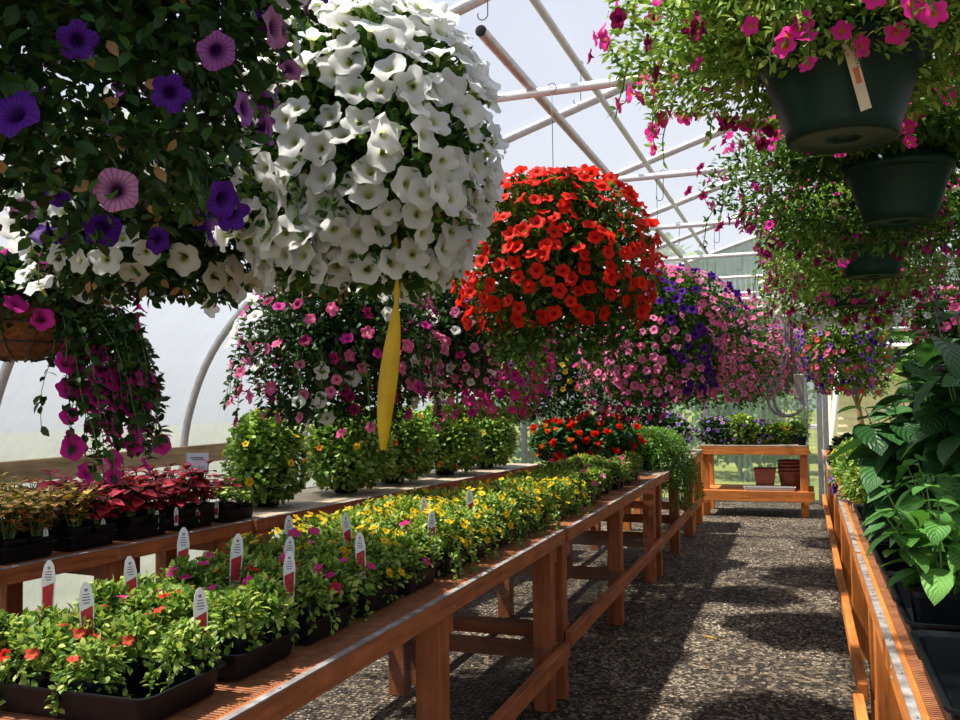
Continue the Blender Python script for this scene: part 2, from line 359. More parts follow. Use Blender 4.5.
def put_flowers(root, P, Nn, kinds, most=100, origin=(0, 0, 0), rng=RG):
    """kinds: list of (template key, template, petal material, weight, size); largest-in-view first become parts of their own"""
    n = len(P)
    if not n or not kinds: return
    w_ = np.array([k[3] for k in kinds], float); w_ /= w_.sum(); mn = [k[2].name for k in kinds]; um = sorted(set(mn)); fr_ = rng.uniform(5, 9, (len(um), 3)); p0_ = rng.uniform(0, 6, len(um))
    ww = np.array([w_[j] * np.exp(1.5 * np.sin(P @ fr_[um.index(mn[j])] + p0_[um.index(mn[j])])) for j in range(len(kinds))]); ww /= ww.sum(0)
    pick = (np.cumsum(ww, 0) < rng.random(n)[None]).sum(0).clip(0, len(kinds) - 1)
    M = frames_z(Nn, rng); S = np.array([kinds[i][4] for i in pick]) * rng.uniform(.78, 1.08, n)
    W = P + np.array(origin); v = CAM - W; d = np.linalg.norm(v, axis=1); v /= d[:, None]
    sc = np.einsum('ij,ij->i', v, Nn) + .25 * rng.random(n); order = np.argsort(-sc)
    for i in order[:most]:
        k = kinds[pick[i]]; o = bpy.data.objects.new('flower', flower_mesh(k[0], k[1], k[2])); C.objects.link(o)
        o.parent = root; o.matrix_local = mat3(M[i], P[i], float(S[i]))
    rest = order[most:]
    if len(rest):
        Sp = Soup(); mats = []
        for j, k in enumerate(kinds):
            idx = [i for i in rest if pick[i] == j]
            if not idx: continue
            V, U, FL = k[1]; b = len(mats); mats += [k[2], tube_of(k[2])]
            Sp.inst((V, U, [(F, b + m) for F, m in FL]), M[idx], P[idx], S[idx])
        o = Sp.build('flowers', mats, root, True); o['kind'] = 'stuff'

def shell(ph, t, R, U, D, seed):
    l = 1 + .10 * np.sin(3 * ph + seed) + .07 * np.sin(5 * ph + 2 * seed + 2 * t) + .05 * np.sin(9 * ph + 5 * t + seed)
    up = t > 0
    rad = np.where(up, R * np.cos(np.clip(t, 0, 1) * PI / 2) ** .75, R * (1 - .42 * np.abs(np.clip(t, -1, 0)) ** 1.6)) * l
    z = np.where(up, U * np.sin(np.clip(t, 0, 1) * PI / 2) * (.9 + .1 * l), D * t)
    nz = np.where(up, np.sin(t * PI / 2) * 1.2 + .15, .1 + .45 * t)
    nr = np.where(up, np.cos(t * PI / 2) + .15, 1.0)
    P = np.stack([rad * np.cos(ph), rad * np.sin(ph), z], 1); Nn = np.stack([nr * np.cos(ph), nr * np.sin(ph), nz], 1)
    return P, Nn / np.linalg.norm(Nn, axis=1)[:, None]

def mound(root, R, U, D, nleaf, leafT, lsize, lmat, seed, strands=0, slen=.4, inner=.55, tr=None, dry=0, tmin=-1., drop_core=False, gap=0):
    """foliage of a mounding, trailing plant around the rim of its pot: leaves, trailing stems"""
    r = np.random.default_rng(seed); S = Soup()
    ph = r.uniform(0, 2 * PI, nleaf); fr = D / (D + U + R * .5) * min(1, -tmin); t = np.where(r.random(nleaf) < fr, tmin * r.random(nleaf), r.random(nleaf) ** .9)
    P, Nn = shell(ph, t, R, U, D, seed); q = r.uniform(inner, 1.0, nleaf) ** .6
    P2 = P * np.stack([q, q, np.where(t > 0, q, .5 + .5 * q)], 1)
    if gap:
        k_g = ~((t < .05) & (np.abs((ph + PI / 2 + PI) % (2 * PI) - PI) < gap)); P2 = P2[k_g]; Nn = Nn[k_g]; nleaf = len(P2)
    y = Nn + r.normal(size=(nleaf, 3)) * .75; nn = np.tile([0, 0, 1.], (nleaf, 1)) + r.normal(size=(nleaf, 3)) * .45 + Nn * .4
    mats = [lmat, STEM]
    nc = int(nleaf * .35); u_ = r.normal(size=(nc, 3)); u_ /= np.linalg.norm(u_, axis=1)[:, None]; q_ = r.random(nc)[:, None] ** .4
    pc = u_ * q_ * np.array([R * .72, R * .72, (U + D * .7) * .42]) + np.array([0, 0, (U - D * .7) * .42])
    if drop_core: pc[:, 2] = np.abs(pc[:, 2] - .0) + .01
    S.inst(leafT, frames(r.normal(size=(nc, 3)), np.tile([0, 0, 1.], (nc, 1)) + r.normal(size=(nc, 3)) * .4), pc, r.uniform(.9, 1.5, nc) * lsize)
    S.inst(leafT, frames(y, nn), P2, r.uniform(.6, 1.15, nleaf) * lsize)
    tips = []
    for k in range(strands):
        a = r.uniform(0, 2 * PI) if tr is None else r.uniform(*tr); p0, n0 = shell(np.array([a]), np.array([-.25 * r.random()]), R * .9, U, D, seed)
        L = slen * r.uniform(.45, 1.0); n = 9; pts = [p0[0]]; d = np.array([math.cos(a) * .7, math.sin(a) * .7, -.2])
        for i in range(n):
            d = d * .75 + np.array([0, 0, -.4]) + r.normal(size=3) * .10; d /= np.linalg.norm(d); pts.append(pts[-1] + d * L / n)
        S.tube(pts, .0016, 4, 1, False); pts = np.array(pts)
        m = int(L / (lsize * .42)) + 3; ii = r.uniform(0, n, m); b = ii.astype(int).clip(0, n - 1); f = (ii - b)[:, None]
        pp = pts[b] * (1 - f) + pts[b + 1] * f; yy = r.normal(size=(m, 3)) + np.array([math.cos(a), math.sin(a), -.1]) * .8
        S.inst(leafT, frames(yy, np.tile([0, 0, 1.], (m, 1)) + r.normal(size=(m, 3)) * .5), pp, r.uniform(.6, 1.1, m) * lsize)
        tips += [pts[-1], pts[-3], pts[-5]]
    # supporting stems from the soil out to the leaves
    for k in range(14):
        a = r.uniform(0, 2 * PI); tt = r.uniform(-.1, .8); p, _ = shell(np.array([a]), np.array([tt]), R * .9, U, D, seed)
        S.tube([(0, 0, -.01), (p[0][0] * .5, p[0][1] * .5, max(.02, p[0][2] * .7)), p[0]], .003, 4, 1, False)
    o = S.build('foliage', mats, root, True)
    if dry:
        ph = r.uniform(0, 2 * PI, dry); P, Nn = shell(ph, r.uniform(-1, .1, dry), R * .96, U, D, seed)
        M = frames(r.normal(size=(dry, 3)) + np.array([0, 0, -1.2]), Nn); sz = r.uniform(.6, 1, dry) * lsize * .9
        S = Soup(); S.inst(LEAF, np.eye(3)[None], np.zeros((1, 3)), [1.0]); me = S.mesh('withered_bloom', G_DRY)
        for i in range(dry):
            b = bpy.data.objects.new('withered_bloom', me); C.objects.link(b); b.parent = root; b.matrix_local = mat3(M[i], P[i], float(sz[i]))
    return np.array(tips) if tips else np.zeros((0, 3))

def pot_round(root, r, h, mat, name='pot', drain=True):
    S = Soup(); rb = r * .66
    S.lathe([(rb * .32, -h - .0), (rb * .8, -h + .002), (rb * .9, -h - .004), (rb, -h), (rb * 1.02, -h + .02), (r * .94, -.035), (r * .95, -.032), (r, -.030), (r * 1.02, 0), (r * .98, 0), (r * .95, -.02), (r * .93, -.03)], 40)
    S.lathe([(0.001, -.028), (r * .94, -.028)], 24, m=1)
    S.lathe([(rb * .32, -h), (rb * .30, -h + .006), (.001, -h + .006)], 24)
    return S.build(name, [mat, SOIL], root, True)
def hanger(root, r, ztop):
    S = Soup()
    for k in range(3): a = .5 + k * 2 * PI / 3; S.tube([(r * math.cos(a), r * math.sin(a), 0), (r * .2 * math.cos(a), r * .2 * math.sin(a), .34), (0, 0, .40)], .0016, 5)
    S.tube([(0, 0, .39), (0, 0, ztop - .03)], .0018, 5)
    S.tube([(0, 0, ztop - .03)] + [(.022 * math.cos(t) - .0, 0, ztop + .0 + .022 * math.sin(t)) for t in np.linspace(-PI / 2, PI * .9, 9)], .0018, 5)
    return S.build('hanger', WIRE, root, True)

LD = 2.3
def basket(label, x, y, zr, R, U, D, kinds, nfl, nleaf, leafT, ls, lmat, seed, zpipe=2.93, potr=.155, poth=.19, potmat=None, strands=0, slen=.4,
           group=None, tlo=-.9, thi=1., most=100, coco=False, hang=True, name='hanging_basket', cat='hanging basket', inner=.55, tr=None, sfl=.5, dry=0, tmin=-1., gap=0):
    root = thing(name, label, cat, (x, y, zr), 0, group)
    if coco:
        S = Soup(); S.lathe([(.001, -poth)] + [(potr * math.sin(t), -poth * math.cos(t)) for t in np.linspace(.15, PI / 2, 9)] + [(potr * .93, 0), (potr * .9, -.03), (.001, -.03)], 32)
        S.build('coco_liner', COCO, root, True); S = Soup(); q = potr * 1.03
        for z in (0, -poth * .35, -poth * .7):
            rr = q * math.sqrt(max(0, 1 - (z / (poth * 1.03)) ** 2)); S.tube([(rr * math.cos(a), rr * math.sin(a), z) for a in np.linspace(0, 2 * PI, 33)], .004, 6, 0, False)
        for k in range(12):
            a = k * PI / 6; S.tube([(q * math.sin(t) * math.cos(a), q * math.sin(t) * math.sin(a), -poth * 1.03 * math.cos(t)) for t in np.linspace(.2, PI / 2, 8)], .003, 5)
        S.build('wire_frame', WIRE, root, True)
    else: pot_round(root, potr, poth, potmat or GREENP)
    if hang: hanger(root, potr, zpipe - zr + .008)
    tips = mound(root, R, U, D, int(nleaf * (LD if hang else 1.9)), leafT, ls, lmat, seed, strands, slen, inner, tr, dry, tmin, tmin > -.5 or D < .15 or gap > 0, gap)
    r = np.random.default_rng(seed + 100); 
    # even-ish spread: best candidate sampling on the shell
    P = np.zeros((0, 3)); NN = np.zeros((0, 3)); fd = D * min(1, -tlo) / (D + U + R * .4) if tlo < 0 else 0
    for i in range(nfl):
        m = 7; ph = r.uniform(0, 2 * PI, m); t = np.where(r.random(m) < fd, tlo * r.random(m), thi * r.random(m) ** .9)
        if gap: t = np.where((t < .05) & (np.abs((ph + PI / 2 + PI) % (2 * PI) - PI) < gap), .06 + .3 * np.abs(t), t)
        p, n = shell(ph, t, R * 1.03 + .018, U * 1.04 + .018, D, seed)
        if len(P): dd = np.min(np.linalg.norm(p[:, None] - P[None], axis=2), axis=1); j = int(np.argmax(dd))
        else: j = 0
        P = np.vstack([P, p[j:j + 1]]); NN = np.vstack([NN, n[j:j + 1]])
    if len(tips):
        k = tips[r.random(len(tips)) < sfl]; P = np.vstack([P, k]); e = k.copy(); e[:, 2] = .1; NN = np.vstack([NN, e / (np.linalg.norm(e, axis=1)[:, None] + 1e-9)])
    NN = NN + r.normal(size=NN.shape) * .32 + np.array([0, 0, .12]); NN /= np.linalg.norm(NN, axis=1)[:, None]
    put_flowers(root, P, NN, kinds, most, (x, y, zr), r)
    return root
def kp(mat, w_, s): return [('pet%d' % i, PET[i], mat, w_ / 3, s) for i in range(3)] + [('pet3', PET2, mat, w_ / 8, s)]
def kc(mat, w_, s): return [('cal%d' % i, CAL[i], mat, w_ / 2, s) for i in range(2)]

exec_order = []
# ============================================================ STRUCTURE
S = Soup(); S.bx(-40, 40, -6, 90, -.12, -.012)
m = newmat('meadow_grass'); s = N(m); f = s.noise(s.map((1, 1, 1)), .9, 6, .65); g2 = s.noise(s.map((1, 1, 1)), 40, 3, .7); p = s.pr(.9, 0, .1)
mx = s.n('MixRGB'); mx.blend_type = 'MULTIPLY'; mx.inputs[0].default_value = .8
s.l(s.ramp(f, [(.3, (.16, .22, .05)), (.5, (.34, .36, .10)), (.7, (.52, .47, .20))]), mx.inputs[1]); s.l(s.ramp(g2, [(.3, (.5, .5, .5)), (.6, (1, 1, 1))]), mx.inputs[2])
s.l(mx.outputs[0], p.inputs['Base Color']); s.bump(g2, p, .6, .05); s.done(p.outputs[0])
struct(S, 'ground', m)
S = Soup(); S.bx(-4.75, 4.75, -3.2, 13.3, -.05, 0)
m = newmat('dark_gravel'); s = N(m); v = s.map((1, 1, 1))
vo = s.n('TexVoronoi'); vo.inputs['Scale'].default_value = 75; s.l(v, vo.inputs['Vector'])
vo2 = s.n('TexVoronoi'); vo2.inputs['Scale'].default_value = 34; s.l(v, vo2.inputs['Vector'])
sx = s.n('SeparateXYZ'); s.l(vo.outputs['Color'], sx.inputs[0]); sx2 = s.n('SeparateXYZ'); s.l(vo2.outputs['Color'], sx2.inputs[0])
big = s.noise(v, 1.1, 5, .6)
c1 = s.ramp(sx.outputs[0], [(0, (.008, .006, .005)), (.40, (.026, .020, .015)), (.70, (.10, .078, .055)), (.90, (.36, .29, .20)), (1, (.62, .52, .38))])
c2 = s.ramp(sx2.outputs[1], [(0, (.006, .005, .004)), (.7, (.020, .015, .011)), (.95, (.20, .15, .10))])
mx = s.n('MixRGB'); s.l(s.ramp(big, [(.38, (.15, .15, .15)), (.62, (.85, .85, .85))]), mx.inputs[0]); s.l(c2, mx.inputs[1]); s.l(c1, mx.inputs[2])
p = s.pr(.85, 0, .25); s.l(mx.outputs[0], p.inputs['Base Color']); s.bump(vo.outputs['Distance'], p, -.9, .012); s.done(p.outputs[0])
struct(S, 'floor', m)

HP = [(-4.6, 0), (-4.6, .9), (-4.52, 1.45), (-4.25, 1.98), (-3.7, 2.48), (-2.9, 2.92), (-2.1, 3.22), (-1.3, 3.48), (-.6, 3.70), (0, 3.86)]
def smooth_curve(pts, n=5):
    P = np.array(pts, float); Q = np.vstack([2 * P[0] - P[1], P, 2 * P[-1] - P[-2]]); o = []
    for i in range(1, len(Q) - 2):
        for k in range(n):
            t = k / n; a, b, c, d = Q[i - 1], Q[i], Q[i + 1], Q[i + 2]
            o.append(.5 * ((2 * b) + (c - a) * t + (2 * a - 5 * b + 4 * c - d) * t * t + (3 * b - a - 3 * c + d) * t ** 3))
    o.append(P[-1]); return np.array(o)
half = smooth_curve(HP); prof = np.vstack([half, np.stack([-half[::-1][1:, 0], half[::-1][1:, 1]], 1)])
def sheet(pr, y0, y1, off, ny=24):
    S = Soup(); ys = np.linspace(y0, y1, ny); k = len(pr); V = []
    for y in ys: V.append(np.stack([pr[:, 0] * (1 + off / 4.6), np.full(k, y), pr[:, 1] + off * (pr[:, 1] > 1)], 1))
    i = np.arange(ny - 1)[:, None] * k; j = np.arange(k - 1)[None]
    S.add(np.concatenate(V), [np.stack([i + j, i + j + 1, i + k + j + 1, i + k + j], -1).reshape(-1, 4)]); return S
ki = int(np.argmin(np.abs(half[:, 1] - 2.45))); nP = len(prof)
struct(sheet(prof[:ki + 1], -3, 13.2, .035), 'wall_left', FILMW, True)
struct(sheet(prof[ki:nP - ki], -3, 13.2, .035), 'ceiling', FILM, True)
struct(sheet(prof[nP - ki - 1:], -3, 13.2, .035), 'wall_right', FILMW, True)
HY = [-1.5 + .06, .39, 2.22, 4.05, 5.88, 7.7, 9.53, 11.35, 13.17]
k_ = 0
for y in HY:
    S = Soup(); S.tube(np.stack([prof[:, 0], np.full(nP, y), prof[:, 1]], 1), .030, 10); k_ += 1; struct(S, 'trim_%d' % k_, PIPE, True)
    S = Soup()
    if y > 1: S.tube([(-2.85, y - .03, 2.93), (2.85, y - .03, 2.93)], .021, 10); k_ += 1; struct(S, 'trim_%d' % k_, WPIPE, True)
for (x, z, y0, r) in ((-1.17, 2.965, 3.33, .024), (.2, 2.965, .2, .022), (-1.2, 3.47, -3, .022), (0, 3.80, -3, .022), (1.2, 3.47, -3, .022), (-3.6, 2.50, -3, .018)):
    S = Soup(); n = 17; th = 0; S.tube([(x, y0, z), (x, 13.1, z)], r, 12, cap=False); S.lathe([(r * .8, 0), (r * .8, 1)], 3) if 0 else None
    k_ += 1; struct(S, 'trim_%d' % k_, PIPE, True)
S = Soup(); S.bx(-4.56, -4.52, -3, 13.1, 1.02, 1.16); k_ += 1; struct(S, 'trim_%d' % k_, TAN, bevel=.004)
S = Soup(); S.bx(4.52, 4.56, -3, 13.1, 1.02, 1.16); k_ += 1; struct(S, 'trim_%d' % k_, TAN, bevel=.004)
# end wall: corrugated sheet, clear below, greyer in the gable
def corr(x0, x1, zf0, zf1, y, pitch=.076, amp=.009):
    S = Soup(); n = int((x1 - x0) / pitch * 6) + 2; xs = np.linspace(x0, x1, n); ya = y + amp * np.sin(xs / pitch * 2 * PI)
    z0 = np.array([zf0(a) if callable(zf0) else zf0 for a in xs]); z1 = np.array([zf1(a) if callable(zf1) else zf1 for a in xs])
    V = np.concatenate([np.stack([xs, ya, z0], 1), np.stack([xs, ya, z1], 1)]); i = np.arange(n - 1)
    S.add(V, [np.stack([i, i + 1, i + 1 + n, i + n], -1)]); return S
rooff = lambda a: float(np.interp(a, prof[:, 0], prof[:, 1])) if abs(a) < 4.599 else .9
XD0, XD1, ZD = .30, 2.9, 2.62
struct(corr(-4.58, XD0, .0, lambda a: min(2.35, rooff(a)), 13.2), 'wall_back', POLY, True)
struct(corr(XD1, 4.58, .0, lambda a: min(2.35, rooff(a)), 13.2), 'wall_back_right', POLY, True)
struct(corr(-4.2, 4.2, lambda a: min(2.35 if (a < XD0 or a > XD1) else ZD, rooff(a)), rooff, 13.2), 'wall_back_gable', POLYG, True)
for (x0, x1, z) in ((-3.8, 3.8, 2.35 + .0), (-3.2, 3.2, 2.72), (-2.9, 2.9, 2.84)):
    S = Soup(); S.tube([(x0, 13.12, z), (x1, 13.12, z)], .026, 10); k_ += 1
    struct(S, 'trim_%d' % k_, WPIPE, True)
S = Soup(); S.bx(XD0, XD1, 13.1, 13.16, ZD - .03, ZD + .03); k_ += 1; struct(S, 'trim_%d' % k_, WPIPE, bevel=.005)
for x in (-4.0, -2.6, -1.3, .02, .2, XD0 - .02, XD1 + .03):
    S = Soup(); S.bx(x - .035, x + .035, 13.08, 13.15, 0, 2.6 if x > -3.5 else 1.9); k_ += 1; struct(S, 'trim_%d' % k_, GALV, bevel=.006)
S = Soup(); S.bx(-.9, .2, 13.09, 13.14, 1.02, 1.08); k_ += 1; struct(S, 'trim_%d' % k_, WPIPE, bevel=.005)
# light wood chips and stones lying on the aisle
r = np.random.default_rng(5); n = 7000; S = Soup()
yy = r.uniform(1.6, 13, n) ** 1.0; xx = r.uniform(-2.4, 1.2, n)
B = np.array([(i, j, k) for k in (-.35, .35) for i, j in ((-1, -.7), (.9, -.8), (1, .7), (-.8, .8))]) * .5
Ft = (B, np.zeros((8, 2)), [(np.array([(0, 3, 2, 1), (4, 5, 6, 7), (0, 1, 5, 4), (1, 2, 6, 5), (2, 3, 7, 6), (3, 0, 4, 7)]), 0)])
S.inst(Ft, frames_z(np.tile([0, 0, 1.], (n, 1)) + r.normal(size=(n, 3)) * .35, r), np.stack([xx, yy, np.full(n, .003)], 1), r.uniform(.005, .016, n))
mc = newmat('pale_chips'); s = N(mc); g = s.n('NewGeometry'); p = s.pr(.8, 0, .2)
s.l(s.ramp(g.outputs['Random Per Island'], [(0, (.02, .016, .012)), (.5, (.10, .075, .055)), (.85, (.34, .28, .21)), (1, (.62, .57, .49))]), p.inputs['Base Color']); s.done(p.outputs[0])
o = S.build('gravel_chips', mc); tag(o, 'pale stone and bark chips scattered over the dark aisle gravel', 'gravel', None, 'stuff')
# a few fallen petals on the aisle
for (x, y, mt, lb, rz) in ((-.62, 5.75, P_YEL, 'yellow ribbon scrap lying on the aisle gravel', .3), (-.55, 5.1, P_ORG, 'small orange fallen petal on the aisle gravel', 1.2)):
    S = Soup(); S.inst(leaf_T(.35, 3), frames(np.array([[math.cos(rz), math.sin(rz), 0]]), np.array([[0, 0, 1.]])), np.array([[0, 0, .0]]), [.085 if mt is P_YEL else .04])
    o = S.build('fallen_petal', mt, None, True); o.location = (x, y, .016); tag(o, lb, 'petal')

# ============================================================ BENCHES
def bench(label, loc, rz, L, W, posts, front=1, H=.85, woods=(WX, WY, WZ), lower=.22, deck='lath', mesh=True, lowout=.0, group='long wooden plant benches', lowfront=True):
    """local frame: front face at x=0, bench extends to -x (front=1) or +x (front=-1), along +y"""
    root = thing('plant_bench', label, 'bench', loc, rz, group); sg = -front
    def X(a, b): return (min(sg * a, sg * b), max(sg * a, sg * b))
    for a in (0, W - .04):
        x0, x1 = X(a, a + .04); S = Soup(); S.bx(x0, x1, 0, L, H - .065, H); S.build('side_rail', woods[1], root, bevel=.003)
        x0, x1 = X(a - .001, a + .019); S = Soup(); S.bx(x0, x1, .01, L - .01, H, H + .004)
        for y in np.arange(.1, L, .3): S.lathe([(.005, 0), (.004, .003), (.001, .004)], 8, ((x0 + x1) / 2, y, H + .004))
        S.build('metal_strip', STRIP, root)
    for y in (0.0, L - .04):
        x0, x1 = X(.04, W - .04); S = Soup(); S.bx(x0, x1, y, y + .04, H - .065, H - .012); S.build('end_rail', woods[0], root, bevel=.003)
    for y in posts:
        for a, nm in ((.045, 'leg'), (W - .135, 'leg')):
            x0, x1 = X(a, a + .09); S = Soup(); S.bx(x0, x1, y - .045, y + .045, 0, H - .03); S.build(nm, woods[2], root, bevel=.004)
        x0, x1 = X(.045, W - .045); S = Soup(); S.bx(x0, x1, y + .047, y + .085, H - .16, H - .075); S.build('cross_joist', woods[0], root, bevel=.003)
        S = Soup(); S.bx(x0, x1, y + .047, y + .085, lower - .02, lower + .06); S.build('cross_joist', woods[0], root, bevel=.003)
        for dz in (-.02, -.045):
            S = Soup(); S.tube([(sg * -.002, y - .02, H + dz), (sg * .002, y - .02, H + dz)], .0055, 8); S.build('bolt', STRIP, root)
    for a in ([-lowout - .04 + .04] if lowfront else []) + [W - .04]:
        x0, x1 = X(a, a + .04); S = Soup(); S.bx(x0, x1, 0, L, lower - .01, lower + .06); S.build('lower_rail', woods[1], root, bevel=.003)
    if deck == 'lath':
        S = Soup(); x0, x1 = X(.035, W - .03)
        for y in np.arange(.01, L - .01, .0135): S.bx(x0, x1, y, y + .0085, H - .012, H)
        S.build('lath_deck', LATH, root)
        S = Soup()
        for q in (.25, .5, .75): x0, x1 = X(W * q - .02, W * q + .02); S.bx(x0, x1, .04, L - .04, H - .07, H - .0125)
        S.build('deck_support', woods[1], root)
    else:
        S = Soup(); x0, x1 = X(.032, W - .032); S.bx(x0, x1, .005, L - .005, H - .012, H + .001); S.build('plywood_deck', PLY, root, bevel=.002)
    if mesh:
        S = Soup(); x0, x1 = X(.05, W - .05); z = lower + .062
        for q in np.arange(x0, x1, .025): S.bx(q, q + .0012, .02, L - .02, z, z + .0013)
        for q in np.arange(.02, L - .02, .025): S.bx(x0, x1, q, q + .0012, z, z + .0012)
        S.build('wire_mesh_shelf', MESHW, root)
    return root
bench('nearest section of the long front bench left of the aisle', (-1.12, 1.08, 0), 0, 3.26, .95, (.25, 1.78, 3.17), lower=.24, lowout=.015)
bench('middle section of the front bench, behind the near section', (-1.11, 4.36, .0), 0, 3.15, .95, (.09, 1.60, 3.0), lower=.29, lowout=.015)
bench('far section of the front bench, reaching toward the end bench', (-1.10, 7.53, 0), 0, 2.45, .95, (.09, 1.25, 2.35), lower=.29, deck='ply', mesh=False)
A2 = math.atan(-.1)
def B2(d, y): # point on rear bench: d behind its front face, y along
    return (-3.27 + .1 * y - d * math.cos(A2), y + d * .1)
x, y = B2(0, .9); bench('near section of the rear bench along the left plastic wall', (x, y, 0), A2, 3.35, .85, (.2, 1.0, 1.75, 2.45, 3.2), deck='lath', mesh=False)
x, y = B2(0, 4.27); bench('far section of the rear bench, carrying the leafy vines', (x, y, 0), A2, 4.3, .85, (.1, .6, 1.9, 3.1, 4.2), deck='ply', mesh=False)
OW = (OX, OY, OZ)
bench('nearest section of the wooden bench right of the aisle', (.185, .7, 0), 0, 3.25, .95, (.2, 1.75, 3.1), -1, woods=OW, lower=.24, mesh=False, lowout=.03)
bench('far section of the wooden bench right of the aisle', (.185, 3.98, 0), 0, 7.3, .95, (.1, 1.6, 3.1, 4.6, 5.9, 7.1), -1, woods=OW, lower=.27, mesh=False, lowout=.01)
# end bench, across the aisle
root = thing('plant_bench', 'short orange wooden bench across the far end of the aisle', 'bench', (-1.25, 11.6, 0), 0, None)
Wd = 1.30
for y0 in (0, .76):
    S = Soup(); S.bx(0, Wd, y0, y0 + .04, .76, .86); S.build('side_rail', OX, root, bevel=.004)
    S = Soup(); S.bx(-.04, Wd + .05, y0 - .02, y0 + .02, .19, .32); S.build('lower_rail', OX, root, bevel=.004)
for x0 in (.0, Wd - .04): S = Soup(); S.bx(x0, x0 + .04, .04, .76, .76, .86); S.build('end_rail', OY, root, bevel=.003)
S = Soup(); S.bx(.0, Wd, .0, .80, .861, .875); S.build('plywood_deck', PLY, root, bevel=.002)
for x0 in (.02, Wd - .11):
    for y0 in (.045, .66):
        S = Soup(); S.bx(x0, x0 + .09, y0, y0 + .09, .0, .76); S.build('leg', OZ, root, bevel=.004)
S = Soup(); S.bx(.02, Wd - .02, .03, .75, .30, .32); S.build('shelf_board', OX, root)

# ============================================================ TRAYS AND POTS
def tray_mesh():
    S = Soup(); S.rect([(-.022, 0), (-.010, .055), (0, .058), (0, .063), (-.006, .063), (-.014, .056), (-.026, .004)], .27, .14, .03, m=0)
    return S.mesh('plant_tray', BLACKP, False)
TM = tray_mesh()
def tray(x, y, z, rz, label, group):
    o = bpy.data.objects.new('plant_tray', TM); C.objects.link(o); o.location = (x, y, z); o.rotation_euler = (0, 0, rz); tag(o, label, 'tray', group); return o
def pot_sq(root, hw=.055, h=.095, name='pot'):
    S = Soup(); S.rect([(-.012, 0), (0, h - .012), (.003, h - .012), (.003, h), (-.002, h), (-.005, h - .010)], hw, hw, .012, cap=False)
    S.rect([(-.012, .0), (-.03, .0)], hw, hw, .012)
    S.rect([(-.004, h - .014), (-.03, h - .010), (-hw + .005, h - .012)], hw, hw, .012, m=1)
    return S.build(name, [BLACKP, SOIL], root, False)
ORD = ['first', 'second', 'third', 'fourth', 'fifth', 'sixth', 'seventh', 'eighth', 'ninth', 'tenth', 'eleventh', 'twelfth', 'thirteenth', 'fourteenth', 'fifteenth', 'sixteenth', 'seventeenth', 'eighteenth']
PROTOS = {}
def small_proto(kind, var, kinds, nfl, lmat=G_LIME, R=.085, U=.085, D=.05, nleaf=190, leafT=LEAF, ls=.026, strands=3, slen=.12):
    root = link_empty('potted_flower', (0, 0, 0)); pot_sq(root)
    up = link_empty('x', (0, 0, 0)); C.objects.unlink(up); bpy.data.objects.remove(up)
    r = np.random.default_rng(900 + var * 7 + sum(map(ord, kind)))
    S0 = mound_local(root, R, U, D, nleaf, leafT, ls, lmat, 50 + var * 3 + len(kind), strands, slen, .10)
    ph = r.uniform(0, 2 * PI, nfl); P, Nn = shell(ph, r.uniform(-.2, .9, nfl), R * 1.08, U * 1.12, D, 50 + var * 3 + len(kind)); P[:, 2] += .10
    Nn = Nn + np.array([.2, -.3, .3]); Nn += r.normal(size=Nn.shape) * .3; Nn /= np.linalg.norm(Nn, axis=1)[:, None]
    put_flowers(root, P, Nn, kinds, 100, (-1.5, 2.5, .9), r)
    PROTOS[(kind, var)] = [root, False]
def mound_local(root, R, U, D, nleaf, leafT, ls, lmat, seed, strands, slen, dz, inner=.25):
    mound(root, R, U, D, nleaf, leafT, ls, lmat, seed, strands, slen, inner)
    f = [c for c in root.children if c.name.startswith('foliage')][0]; f.location.z = dz
def place(kind, var, x, y, z, rz, sc, label, cat, group):
    e = PROTOS[(kind, var)]
    if not e[1]: o = e[0]; e[1] = True
    else: o = copy_tree(e[0])
    o.location = (x, y, z); o.rotation_euler = (0, 0, rz); o.scale = (sc, sc, sc * rnd.uniform(.9, 1.15)); tag(o, label, cat, group); return o
for v_ in range(3):
    small_proto('red', v_, kc(P_CORAL, 2, .019) + kc(P_HOT, 1, .020) + kc(P_RED, 2, .019), 6, nleaf=520)
    small_proto('orange', v_, kc(P_ORG, 2, .017) + kc(P_CORAL, 1, .017) + kc(P_HOT, 1, .018), 2, nleaf=520)
    small_proto('yellow', v_, kc(P_YEL, 5, .019), 15, R=.115, U=.12, D=.10, nleaf=560, strands=6, slen=.20)
    small_proto('mixed', v_, kc(P_PINK, 1, .022) + kc(P_HOT, 1, .022), 3, R=.10, U=.11, nleaf=560)
    small_proto('green', v_, [], 0, nleaf=520)
KN = {'red': 'coral-red flowers', 'orange': 'few orange flowers', 'yellow': 'yellow flowers', 'mixed': 'pink flowers', 'green': 'no flowers'}
DZ = .858
ti = 0
